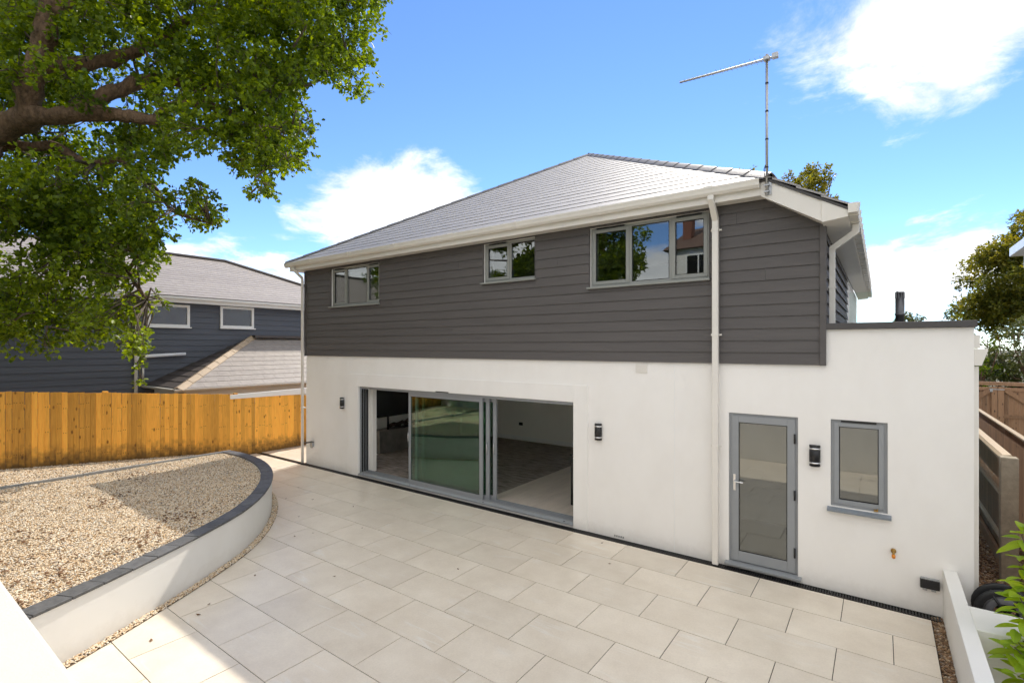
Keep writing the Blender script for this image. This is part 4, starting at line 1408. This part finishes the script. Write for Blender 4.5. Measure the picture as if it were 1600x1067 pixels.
t = thing('hose_reel', 'black hose reel behind the short white wall', 'hose reel', (1.03, 7.15, -.02))
c = (1.03, 7.15, .26)
for s in (-.09, .09):
    f = MB(); f.lathe((c[0], c[1] + s, c[2]), [(.18, -.01), (.235, -.016), (.25, 0), (.235, .016), (.18, .01), (.18, -.01)], 28, 'y')
    for k in range(6):
        a = k * math.pi / 3; f.tube([(c[0], c[1] + s, c[2]), (c[0] + .2 * math.cos(a), c[1] + s, c[2] + .2 * math.sin(a))], .014, 6)
    put('wheel', f, 'black_plastic', t)
f = MB()
for k in range(5): f.lathe((c[0], c[1] - .07 + k * .035, c[2]), [(.1, -.017), (.155, -.017), (.168, 0), (.155, .017), (.1, .017)], 24, 'y')
put('hose', f, 'flue', t)
f = MB(); f.tube([(c[0] + .13, c[1] - .12, -.02), (c[0] + .15, c[1] - .13, .3), (c[0] + .10, c[1] - .12, .50), (c[0] + .06, c[1], .52), (c[0] + .10, c[1] + .12, .50), (c[0] + .15, c[1] + .13, .3), (c[0] + .13, c[1] + .12, -.02)], .015, 8)
put('handle', f, 'black_plastic', t)

# ------------------------------------------------------------------ neighbour on the left
NX = -17.6
nb = thing('neighbouring_house', 'neighbouring house with dark blue boards and grey tiled roof beyond the orange fence', 'house', (-20, 7, -.09))
f = MB(); f.box(NX - 7.5, NX - .03, -3.0, 14.0, -.09, 4.45); put('wall', f, 'neighbour_cladding', nb)
NW = [(7.72, 8.82, 3.60, 4.31), (5.68, 6.81, 3.58, 4.27), (2.2, 3.3, 3.58, 4.27)]
for i in range(25):
    z0 = -.05 + i * .18; z1 = min(z0 + .179, 4.45)
    cuts = [-3.0]
    for a, b, c_, d_ in sorted(NW):
        if c_ < z1 and d_ > z0: cuts += [a, b]
    cuts.append(14.0)
    for a, b in zip(cuts[::2], cuts[1::2]):
        f = MB(); f.prism([(NX - .03, z0), (NX + .004, z0), (NX - .018, z1), (NX - .03, z1)], 'y', a, b); put('board', f, 'neighbour_cladding', nb)
for a, b, c_, d_ in NW:
    f = MB(); q = .075
    f.box(NX - .0295, NX + .03, a, a + q, c_, d_); f.box(NX - .0295, NX + .03, b - q, b, c_, d_)
    f.box(NX - .029, NX + .029, a + q, b - q, c_, c_ + q); f.box(NX - .029, NX + .029, a + q, b - q, d_ - q, d_)
    wn = put('window', f, 'upvc_white', nb)
    f = MB(); f.box(NX - .0285, NX - .005, a + q, b - q, c_ + q, d_ - q); put('pane', f, 'window_glass', wn)
    f = MB(); f.box(NX - .02, NX + .09, a - .03, b + .03, c_ - .035, c_ - .001); put('sill', f, 'upvc_white', wn)
    f = MB(); f.box(NX - .0293, NX - .0288, a + q, b - q, c_ + q, d_ - q); put('black_backing', f, 'screen', wn)  # near-black sheet directly behind the glass
# main roof: slope towards us, with courses, and its right hand hip
ex, ez, rx, rz = NX + .35, 4.52, -21.6, 6.42
f = MB(); ey0, ey1 = -3.4, 14.0
f.quad((ex, ey0, ez - .02), (ex, ey1, ez - .02), (rx, ey1 - 4.35, rz - .02), (rx, ey0, rz - .02))
f.quad((ex, ey1, ez - .02), (rx - 4.35, ey1, ez - .02), (rx, ey1 - 4.35, rz - .02))
f.quad((rx, ey0, rz - .02), (rx, ey1 - 4.35, rz - .02), (rx - 4.35, ey1, ez - .02), (rx - 4.35, ey0, ez - .02))
nroof = put('roof', f, 'neighbour_slate', nb)
NC = 20
for i in range(NC):
    v0, v1 = i / NC, min(1, (i + 1) / NC + .01)
    f = MB()
    def q_(v, y, h): return (ex + (rx - ex) * v, y, ez + (rz - ez) * v + h)
    yy = ey0 - (.17 if i % 2 else 0)
    ymax0, ymax1 = ey1 - 4.35 * v0, ey1 - 4.35 * v1
    while yy < ymax0:
        a, b = max(yy, ey0), min(yy + .338, ymax0); b1 = min(b, ymax1); a1 = min(a, ymax1 - .001)
        if b - a > .01:
            f.quad(q_(v0, a, .013), q_(v0, b, .013), q_(v1, max(b1, a1 + .001), .004), q_(v1, a1, .004))
            f.quad(q_(v0, a, .0), q_(v0, b, .0), q_(v0, b, .013), q_(v0, a, .013))
        yy += .34
    put('tile_course', f, 'neighbour_slate', nroof)
f = MB(); f.tube([(rx, ey0, rz + .03), (rx, ey1 - 4.35, rz + .03), (ex, ey1, ez + .03)], .075, 8); put('ridge_tiles', f, 'dark_tile', nroof)
f = MB(); f.box(ex - .06, ex - .04, ey0, ey1, 4.32, 4.49); f.box(NX + .01, ex - .061, ey0, ey1, 4.33, 4.345); put('fascia', f, 'upvc_white', nroof)
f = MB(); f.prism([(ex - .039, 4.42), (ex + .03, 4.405), (ex + .07, 4.44), (ex + .075, 4.495), (ex + .068, 4.495), (ex + .06, 4.445), (ex + .028, 4.412), (ex - .039, 4.427)], 'y', ey0, ey1); put('gutter', f, 'upvc_white', nb)
f = MB(); f.tube([(ex + .02, 5.95, 4.41), (ex - .02, 5.9, 4.3), (NX + .07, 5.45, 3.9), (NX + .07, 5.37, 3.75), (NX + .07, 5.37, .3)], .045, 10); put('downpipe', f, 'upvc', nb)
f = MB(); f.tube([(NX + .08, 5.37, 2.56), (NX + .08, 5.46, 2.68), (NX + .08, 6.66, 2.745)], .05, 10); put('waste_pipe', f, 'upvc_white', nb)
f = MB(); f.tube([(NX + .06, 5.55, 2.35), (NX + .06, 5.55, 2.05)], .028, 8); put('waste_pipe', f, 'upvc', nb)
# hipped single storey wing
cx_, cy_, cz_ = -15.2, 5.6, 1.83
rdy, rdx, rdz = 8.75, NX + .01, 3.30
f = MB(); f.box(NX + .02, cx_ - .25, cy_ + .25, 13.5, -.09, 1.82); put('wing_wall', f, 'house_white', nb)
f = MB()
f.quad((cx_, cy_, cz_), (cx_, 13.8, cz_), (rdx, 13.8, rdz), (rdx, rdy, rdz))
f.quad((cx_, cy_, cz_), (rdx, rdy, rdz), (rdx, cy_, cz_))
wr = put('wing_roof', f, 'dark_tile', nb)
for i in range(11):
    v0, v1 = i / 11, min(1, (i + 1) / 11 + .01); f = MB()
    def q_(v, y, h): return (cx_ + (rdx - cx_) * v, y, cz_ + (rdz - cz_) * v + h)
    y0_, y1_ = cy_ + (rdy - cy_) * v0, cy_ + (rdy - cy_) * v1
    yy = y0_ + (.17 if i % 2 else 0) - .34
    while yy < 13.8:
        a, b = max(yy, y0_), yy + .336; a1 = max(a, y1_)
        if b > a + .02 and b > a1:
            f.quad(q_(v0, a, .018), q_(v0, b, .018), q_(v1, b, .006), q_(v1, a1, .006)); f.quad(q_(v0, a, 0), q_(v0, b, 0), q_(v0, b, .018), q_(v0, a, .018))
        yy += .34
    put('tile_course', f, 'neighbour_slate', wr)
    f = MB()
    f.quad((cx_ + (rdx - cx_) * v0, y0_, cz_ + (rdz - cz_) * v0 + .03), (rdx, y0_, cz_ + (rdz - cz_) * v0 + .03), (rdx, y1_, cz_ + (rdz - cz_) * v1 + .008), (cx_ + (rdx - cx_) * v1, y1_, cz_ + (rdz - cz_) * v1 + .008))
    put('tile_course', f, 'dark_tile', wr)
wn1 = Vector((rdz - cz_, 0, cx_ - rdx)).normalized(); wn2 = Vector((0, -(rdz - cz_), rdy - cy_)).normalized()
hip(Vector((cx_, cy_, cz_ + .01)), Vector((rdx, rdy, rdz + .01)), wn1, wn2, 9, 'hip_tile', wr, .15)
f = MB(); f.box(rdx, rdx + .25, rdy, 13.8, rdz - .02, rdz + .06); put('lead_flashing', f, 'dark_tile', wr)
f = MB(); f.prism([(cx_ - .03, 1.80), (cx_ + .05, 1.76), (cx_ + .09, 1.80), (cx_ + .09, 1.83), (cx_ - .03, 1.83)], 'y', cy_ - .1, 13.8); f.prism([(cy_ + .03, 1.80), (cy_ - .05, 1.76), (cy_ - .09, 1.80), (cy_ - .09, 1.8298), (cy_ + .03, 1.8298)], 'x', NX + .02, cx_ - .031)
put('gutter', f, 'upvc', nb)

# ------------------------------------------------------------------ other houses
t = thing('gable_house', 'white house whose eave just enters at the right edge before the tree', 'house', (6, 14, -.09))
f = MB(); f.box(3.12, 10, 9.5, 17.75, -.09, 5.3); put('wall', f, 'house_white', t)
f = MB(); f.prism([(2.72, 5.50), (6.5, 7.6), (10.3, 5.50), (10.3, 5.36), (6.5, 7.46), (2.72, 5.36)], 'y', 9.2, 18.0); put('roof', f, 'roof_brown', t)
f = MB(); f.prism([(2.70, 5.32), (2.70, 5.49), (6.5, 7.58), (6.5, 7.42)], 'y', 18.001, 18.03); f.box(2.70, 3.119, 9.2, 18.0, 5.28, 5.32); f.box(2.68, 2.699, 9.2, 18.0, 5.285, 5.49); put('barge_board', f, 'upvc_white', t)
f = MB(); f.box(2.93, 3.119, 17.7, 17.9, 4.95, 5.279); put('bracket', f, 'upvc_white', t)
t = thing('uphill_house', 'white house with brown tiled roof and brick chimney reflected in the right upstairs window', 'house', (-6, -11, 2.3))
f = MB(); f.box(-8.4, 3.0, -18, -10, 2.0, 7.8); put('wall', f, 'house_white', t)
f = MB(); f.prism([(-9.75, 7.72), (-14.0, 9.5), (-18.3, 7.72)], 'x', -8.7, 3.3); put('roof', f, 'roof_brown', t)
f = MB(); f.box(-8.3, -7.85, -12.3, -11.7, 7.8, 10.3); f.box(-8.35, -7.80, -12.35, -11.65, 10.3, 10.45); put('chimney', f, 'brick', t)
for x in (-7.6, -4.2, -1.0):
    for z in (3.4, 6.35):
        f = MB(); f.box(x, x + .08, -9.999, -9.95, z, z + 1.1); f.box(x + 1.2, x + 1.28, -9.999, -9.95, z, z + 1.1); f.box(x + .6, x + .66, -9.999, -9.955, z + .08, z + 1.02); f.box(x + .08, x + 1.2, -9.999, -9.951, z, z + .08); f.box(x + .08, x + 1.2, -9.999, -9.951, z + 1.02, z + 1.1)
        wn = put('window', f, 'upvc_white', t)
        f = MB(); f.box(x + .08, x + 1.2, -9.998, -9.97, z + .081, z + 1.019); put('pane', f, 'screen', wn)

# ------------------------------------------------------------------ trees and plants
CS, SN = math.cos(YAW), math.sin(YAW)


def at(px, py, z):
    """a point z metres deep along the view, at a pixel of the photograph"""
    a, b = (px - 800) / 786.2 * z, (541.5 - py) / 786.2 * z
    return Vector((-SN * z + CS * a, CS * z + SN * a, 2.973 + b))


def leaf_mesh(name, clumps, size, per, m, seed=1, flat=1.0, droop=.25, lobed=True):
    """clumps: (centre, radius). Each carries rosettes of leaves at twig ends; one mesh of small folded leaves."""
    rg = np.random.default_rng(seed)
    C, A, S_, T = [], [], [], []
    for c, r in clumps:
        n = int(per * (r / .6) ** 2)
        dirs = rg.normal(size=(n, 3)); dirs /= np.linalg.norm(dirs, axis=1)[:, None]
        rad = r * (.30 + .78 * rg.random(n) ** .6)
        cen = np.array(c) + dirs * rad[:, None] * np.array([1, 1, .8 * flat])
        tone = rg.normal(.31, .14)
        for q in range(7):
            ax = dirs * .6 + rg.normal(size=(n, 3)) * .75
            ax[:, 2] -= droop * .6
            C.append(cen + rg.normal(size=(n, 3)) * size * .35); A.append(ax); S_.append(size * rg.uniform(.65, 1.25, n)); T.append(np.clip(rg.normal(tone, .24, n), 0, 1))
    C, A, S_, T = np.concatenate(C), np.concatenate(A), np.concatenate(S_), np.concatenate(T)
    A /= np.linalg.norm(A, axis=1)[:, None] + 1e-9
    up = rg.normal(size=A.shape) * .65 + np.array([0, 0, 1.0])
    W = np.cross(A, up); W /= np.linalg.norm(W, axis=1)[:, None] + 1e-9
    Nn = np.cross(W, A)
    if lobed:
        shp = [(0, 0, 0), (-.22, .30, .07), (-.36, .66, .10), (0, 1.0, -.06), (.36, .66, .10), (.22, .30, .07)]
        faces = [(0, 3, 2, 1), (0, 5, 4, 3)]
    else:
        shp = [(0, 0, 0), (-.24, .35, .06), (-.20, .7, .05), (0, 1, -.05), (.20, .7, .05), (.24, .35, .06)]
        faces = [(0, 3, 2, 1), (0, 5, 4, 3)]
    V = np.stack([C + W * (s[0] * S_)[:, None] + A * (s[1] * S_)[:, None] + Nn * (s[2] * S_)[:, None] for s in shp], 1).reshape(-1, 3)
    n = len(C)
    base = np.arange(n)[:, None, None] * 6
    F = (base + np.array(faces)[None]).reshape(-1)
    me = bpy.data.meshes.new(name)
    me.vertices.add(n * 6); me.vertices.foreach_set('co', V.astype(np.float32).ravel())
    me.loops.add(len(F)); me.loops.foreach_set('vertex_index', F.astype(np.int32))
    me.polygons.add(n * 2)
    me.polygons.foreach_set('loop_start', np.arange(0, n * 8, 4, dtype=np.int32)); me.polygons.foreach_set('loop_total', np.full(n * 2, 4, dtype=np.int32))
    me.update(calc_edges=True)
    at_ = me.attributes.new('tint', 'FLOAT', 'POINT'); at_.data.foreach_set('value', np.repeat(T, 6).astype(np.float32))
    me.materials.append(MATS[m])
    return me


def crown(name, me, parent):
    off = OFF[parent]
    me.transform(Matrix.Translation(-off))
    o = bpy.data.objects.new(name, me); o.parent = parent; COL.objects.link(o); o['kind'] = 'stuff'
    return o


def limb(mb, pts, r0, r1, seg=9):
    p = lerp_poly(pts, .13)
    n = len(p)
    rr = [(r0 + (r1 - r0) * (i / (n - 1)) ** .8) * (1 + .10 * math.sin(i * 1.7) + random.uniform(-.05, .05)) for i in range(n)]
    p = [q + Vector((random.uniform(-1, 1), random.uniform(-1, 1), random.uniform(-1, 1))) * rr[i] * .16 for i, q in enumerate(p)]
    n0 = len(mb.v)
    mb.tube(p, rr, seg)
    ph = [random.uniform(0, 6.28) for _ in range(4)]
    for i in range(n):                      # furrowed, knobbly bark
        for k in range(seg):
            v = Vector(mb.v[n0 + i * seg + k]); a = 6.283 * k / seg
            w_ = 1 + .05 * math.sin(3 * a + ph[0] + i * .35) + .04 * math.sin(5 * a + ph[1] - i * .5) + .05 * math.sin(2 * a + ph[2] + i * .9) + random.uniform(-.035, .035)
            mb.v[n0 + i * seg + k] = tuple(p[i] + (v - p[i]) * w_)
    return p


# the great oak, its trunk standing beyond the left edge of the picture
oak = thing('oak_tree', 'large oak tree whose leafy crown overhangs from the top left', 'tree', (-15.7, -.4, -.09))
tk = MB(); NODES = []
fork = at(-45, 245, 9.2)
NODES += limb(tk, [(-15.7, -.5, -.09), (-15.6, -.3, 2.0), (-15.0, .1, 4.2), tuple(fork)], .52, .36, 14)
put('trunk', tk, 'bark', oak)
LIMBS = [([(-45, 245, 9.2), (0, 203, 9.2), (48, 176, 9.1), (42, 140, 9.0), (62, 90, 8.9), (78, 20, 8.8), (85, -90, 8.8)], .27, .12),
         ([(40, 180, 9.1), (95, 182, 9.1), (150, 178, 9.1), (205, 183, 9.2), (245, 188, 9.3), (272, 165, 9.4), (330, 166, 9.6), (400, 190, 9.8)], .17, .05),
         ([(120, 178, 9.2), (165, 150, 9.4), (200, 138, 9.6), (235, 122, 9.8), (285, 130, 10), (345, 138, 10.3), (430, 120, 10.5), (510, 110, 10.8)], .15, .04),
         ([(-45, 245, 9.2), (0, 229, 9.5), (45, 230, 9.6), (90, 229, 9.6), (120, 247, 9.6), (150, 255, 9.6), (185, 246, 9.7)], .12, .055),
         ([(62, 100, 8.9), (150, 100, 9.4), (215, 78, 9.8), (262, 58, 10), (285, 35, 10.1), (340, 20, 10.2), (385, 5, 10.3), (460, 0, 10.5)], .14, .05),
         ([(-45, 250, 9.2), (-30, 300, 9.4), (20, 335, 9.6), (100, 350, 9.8), (180, 400, 10), (230, 470, 10)], .13, .03),
         ([(300, 130, 10), (340, 180, 9.9), (352, 215, 9.8)], .035, .014),
         ([(180, 246, 9.7), (240, 290, 9.8), (270, 330, 9.9), (330, 350, 9.9)], .05, .015),
         ([(78, 20, 8.8), (200, -40, 9), (360, -80, 9.4), (500, -60, 9.8)], .11, .03),
         ([(-45, 245, 9.2), (-160, 120, 9.4), (-300, -50, 9.6)], .2, .06),
         ([(-45, 250, 9.2), (-200, 330, 9.8), (-330, 380, 10)], .12, .04),
         ([(225, 60, 9.9), (232, 100, 9.6), (230, 115, 9.6)], .03, .02)]
for pts, r0, r1 in LIMBS:
    mb = MB()
    NODES += limb(mb, [tuple(at(*p)) for p in pts], r0, r1, 16 if r0 > .1 else 10)
    put('branch', mb, 'bark', oak)
AREA = [[(-30, -30), (622, -30), (618, 60), (612, 105), (590, 148), (568, 170), (525, 150), (480, 160), (470, 190), (485, 235), (455, 255),
         (430, 285), (400, 285), (375, 255), (350, 240), (315, 235), (290, 255), (268, 262), (262, 300), (275, 345), (255, 380), (262, 420), (258, 470), (228, 500),
         (180, 520), (140, 545), (60, 560), (-30, 560)],
        [(268, 270), (300, 262), (325, 285), (345, 315), (385, 330), (390, 350), (355, 370), (330, 385), (300, 375), (272, 345)],
        [(120, 480), (262, 440), (262, 490), (240, 520), (244, 560), (226, 604), (196, 598), (184, 555), (160, 535), (120, 530)],
        [(330, 185), (470, 165), (502, 180), (505, 245), (470, 270), (445, 300), (400, 312), (365, 262)]]
rg = random.Random(11)
clumps = []
for poly, cnt, rmin, rmax in ((AREA[0], 215, .34, .60), (AREA[0], 230, .18, .32), (AREA[1], 14, .16, .28), (AREA[2], 26, .10, .21), (AREA[3], 34, .18, .34)):
    tries = 0; got = 0
    x0_, x1_ = min(p[0] for p in poly), max(p[0] for p in poly); y0_, y1_ = min(p[1] for p in poly), max(p[1] for p in poly)
    while got < cnt and tries < 20000:
        tries += 1
        x, y = rg.uniform(x0_, x1_), rg.uniform(y0_, y1_)
        z = rg.uniform(8.4, 11.6) if y < 330 else rg.uniform(9.0, 10.8)
        r = rg.uniform(rmin, rmax); rp = r / z * 786 * .8
        if not all(inside(x + dx * rp, y + dy * rp, poly) for dx, dy in ((1, 0), (-.7, 0), (0, .9), (.7, .7), (.7, -.7)) if x + dx * rp > -28 and y + dy * rp > -28): continue
        # open the crown a little round the big limbs so that they show
        if y < 275 and z < 9.75 and any(abs(x - lx) < 36 + rp * .8 and abs(y - ly) < 14 + rp * .8 for lx, ly in ((20, 195), (60, 178), (110, 182), (170, 180), (220, 184), (240, 122), (300, 133), (265, 60), (285, 40), (60, 232), (130, 248), (90, 228), (165, 250), (10, 232), (200, 75), (230, 70))) and rg.random() < .80: continue
        if 262 < x < 330 and 15 < y < 60 and rg.random() < .6: continue
        clumps.append((tuple(at(x, y, z)), r)); got += 1
for _ in range(90):
    x, y = rg.uniform(-520, 640), rg.uniform(-330, 500)
    if x > -60 and y > -60: continue
    clumps.append((tuple(at(x, y, rg.uniform(8, 12))), rg.uniform(.5, .9)))
crown('crown', leaf_mesh('crown', clumps, .092, 74, 'oak_leaf', 3), oak)
tw = MB()
nodes = np.array([tuple(p) for p in NODES])
for c, r in clumps:
    j = int(np.argmin(((nodes - np.array(c)) ** 2).sum(1)))
    a = Vector(nodes[j]); b = Vector(c)
    if (b - a).length > 1.5: a = b + (a - b).normalized() * (r + .25)
    m_ = a.lerp(b, .5) + Vector((rg.uniform(-.2, .2), rg.uniform(-.2, .2), rg.uniform(-.05, .25)))
    tw.tube([a, m_, b], [.022, .014, .007], 5)
    for _ in range(4):
        e_ = b + Vector((rg.uniform(-1, 1), rg.uniform(-1, 1), rg.uniform(-1, .8))) * r * .9
        tw.tube([m_.lerp(b, rg.uniform(.3, 1)), b.lerp(e_, .5) + Vector((0, 0, .04)), e_], [.008, .006, .003], 4)
o = put('twigs', tw, 'twig', oak); o['kind'] = 'stuff'


def tree(name, label, cat, base, ells, n, size, per, m, seed, group=None, trunk=.2, lean=(0, 0)):
    """tapered trunk with limbs reaching into a crown of clumps that fill the given ellipsoids (centre, radii)"""
    t = thing(name, label, cat, base, group)
    rg = random.Random(seed)
    cl = []
    while len(cl) < n:
        c, r = rg.choice(ells)
        d_ = Vector((rg.gauss(0, 1), rg.gauss(0, 1), rg.gauss(0, 1))).normalized() * (rg.random() ** .4)
        cl.append((tuple(Vector(c) + Vector((d_.x * r[0], d_.y * r[1], d_.z * r[2]))), rg.uniform(.16, .30) * min(r)))
    top = Vector(ells[0][0])
    mb = MB(); b = Vector(base)
    nodes = limb(mb, [tuple(b), tuple(b.lerp(top, .45) + Vector((rg.uniform(-.2, .2), rg.uniform(-.2, .2), 0))), tuple(top)], trunk, trunk * .35, 9)
    put('trunk', mb, 'bark', t)
    for _ in range(min(14, n)):
        c, r = rg.choice(cl); s = nodes[rg.randrange(len(nodes) // 3, len(nodes))]
        mb = MB(); limb(mb, [tuple(s), tuple(s.lerp(Vector(c), .5) + Vector((0, 0, -.1))), c], trunk * .3, .015, 6); put('branch', mb, 'bark', t)
    crown('crown', leaf_mesh('crown', cl, size, per, m, seed, lobed=False), t)
    return t


tree('broadleaf_tree', 'tall yellow green tree behind the flat roof at the right edge', 'tree', (6.6, 32, -.09),
     [((6.2, 32, 6.4), (3.2, 2.6, 3.1)), ((4.9, 31.6, 5.4), (2.2, 2, 1.9)), ((4.1, 31.8, 4.7), (1.3, 1.4, 1.0)), ((8, 32.5, 7.6), (3, 2.6, 2.6))], 210, .15, 75, 'tree_leaf', 21, trunk=.3)
tree('broadleaf_tree', 'tree crown rising behind the roof to the right of the aerial', 'tree', (-2.7, 28, -.09),
     [((-2.8, 28, 10.7), (1.15, 1.2, 1.25)), ((-2.1, 28, 10.0), (.8, 1.0, 1.2)), ((-3.9, 28, 10.2), (.75, .9, 1.2))], 62, .15, 80, 'tree_leaf', 22, trunk=.22)
c_ = at(1163, 266, 25)
tree('broadleaf_tree', 'small tree tip just above the ridge tiles left of the aerial', 'tree', (c_.x, c_.y, -.09), [((c_.x, c_.y, c_.z - .35), (.5, .5, .55))], 10, .16, 60, 'tree_leaf', 23, trunk=.15)
c_ = at(722, 322, 40)
tree('broadleaf_tree', 'distant tree tip showing over the left hip of the slate roof', 'tree', (c_.x, c_.y, -.09), [((c_.x, c_.y, c_.z - .9), (1.4, 1.2, 1.5))], 14, .2, 60, 'tree_leaf', 24, trunk=.2)
c_ = at(1456, 496, 42)
tree('shrub', 'pale distant bushes over the dark capping right of the flue', 'shrub', (c_.x, c_.y, -.09), [((c_.x, c_.y, c_.z - .7), (2.6, 2, 1.5)), ((c_.x - 2.0, c_.y, c_.z - .5), (1.2, 1, 1.3))], 34, .2, 45, 'hedge_leaf', 25, trunk=.1)
for k, (px, py, z, r, lab) in enumerate(((1568, 560, 19.5, (1.3, 1.2, 1.3), 'rounded olive green shrub behind the timber gate'), (1610, 556, 18.5, (.9, .9, 1.4), 'dark green shrub behind the right end of the gate'),
                                        (1540, 578, 19.0, (.62, .6, 1.15), 'small dark evergreen behind the left end of the gate'))):
    c_ = at(px, py, z)
    tree('shrub', lab, 'shrub', (c_.x, c_.y, -.09), [(tuple(c_), r)], 26, .10, 90, 'hedge_leaf' if k != 2 else 'oak_leaf', 30 + k, trunk=.07)
tree('hedge', 'tall mixed hedge filling the gap below the tree behind the gate', 'hedge', (5.0, 27, -.09), [((4.2, 27, 1.7), (2.6, .9, 1.9)), ((7.2, 27.5, 1.9), (2.6, .9, 2.2)), ((2.9, 26.6, 1.6), (1.4, .8, 1.7))], 90, .13, 90, 'hedge_leaf', 37, trunk=.1)
tree('broadleaf_tree', 'dark garden tree seen only as a reflection in the right upstairs window', 'tree', (-10.4, -6.2, 2.3),
     [((-10.4, -6.0, 7.2), (2.6, 2.6, 3.5)), ((-9.5, -5.2, 5.4), (1.9, 2, 1.6))], 80, .17, 60, 'oak_leaf', 41, trunk=.25)
tree('broadleaf_tree', 'bushy garden tree reflected low in the upstairs windows', 'tree', (-13.5, -6, 2.3),
     [((-13.5, -6.0, 7.2), (3.2, 2.8, 4.2)), ((-14.8, -4.6, 6.0), (2.4, 2.4, 3.0))], 70, .2, 60, 'oak_leaf', 42, trunk=.25)

# shrub with large glossy leaves at the right edge: every leaf a piece of its own
sh = thing('laurel_shrub', 'bright green laurel shrub with large glossy leaves at the right edge', 'shrub', (1.13, 5.62, -.03))
lm = []
for k in range(4):
    L_ = .145 + .014 * k; f = MB(); n_ = 7
    le, ri, mi = [], [], []
    for i in range(n_ + 1):
        u = i / n_; w_ = L_ * .21 * math.sin(math.pi * min(1, u * .97 + .02)) ** .75; sag = -.16 * L_ * u * u
        mi.append((0, u * L_, sag)); le.append((-w_, u * L_, sag + w_ * .35)); ri.append((w_, u * L_, sag + w_ * .35))
    for i in range(n_):
        f.quad(mi[i], mi[i + 1], le[i + 1], le[i], smooth=True); f.quad(mi[i], ri[i], ri[i + 1], mi[i + 1], smooth=True)
    me = f.mesh('leaf'); a_t = me.attributes.new('tint', 'FLOAT', 'POINT'); a_t.data.foreach_set('value', [.15 + .2 * k] * len(me.vertices))
    me.materials.append(MATS['laurel_leaf']); lm.append(me)
rg = random.Random(5)
for (px, py, z) in ((1596, 835, 4.35), (1588, 1000, 4.15), (1596, 960, 4.2), (1612, 830, 4.4), (1608, 920, 4.3), (1600, 905, 4.3), (1592, 930, 4.25), (1585, 1010, 4.1), (1598, 1000, 4.2), (1605, 870, 4.4), (1590, 1055, 4.0), (1625, 960, 4.2), (1640, 850, 4.3), (1605, 1045, 4.05)):
    tip = at(px, py, z); base = Vector((1.13, 5.62, -.03))
    f = MB(); f.tube([base, base.lerp(tip, .55) + Vector((.05, .03, .1)), tip], [.012, .009, .004], 6); put('stem', f, 'twig', sh)
    for k in range(8):
        a = k * 2.4 + rg.uniform(-.3, .3); p = tip + Vector((0, 0, -.022 * k + .03))
        o = inst('leaf', rg.choice(lm), sh, p, (rg.uniform(-.5, .25) + .3 - .06 * k, rg.uniform(-.35, .35), a))

# fallen leaves on the slabs
lf = MB(); lf.quad((-.022, 0, .004), (0, -.014, .002), (.026, 0, .010), (0, .014, .003)); lf.quad((-.022, 0, .004), (-.03, .001, .008), (-.028, .004, .008))
lme = lf.mesh('fallen_leaf'); lme.materials.append(MATS['dead_leaf'])
for x, y, s in ((-8.2, 4.9, 1), (-8.9, 5.6, 1.2), (-9.4, 5.35, 1), (-6.85, 5.2, 1), (-7.4, 4.35, 1), (-7.3, 4.6, .9), (-2.99, 6.35, 1), (-4.55, 5.0, .9), (-6.25, 2.62, 1.1), (-6.1, 2.45, 1.3),
                (-6.55, 3.3, 1), (-5.95, 1.95, 1.2), (-5.7, 3.9, .9), (-3.4, 6.95, 1), (-9.9, 5.9, 1), (-7.9, 5.8, .9)):
    o = inst('fallen_leaf', lme, None, (x, y, .003), (0, 0, rg.uniform(0, 6)), (s, s, s))
    tag(o, 'tiny brown fallen leaf lying on the cream patio slabs', 'leaf', 'fallen leaves on the patio')
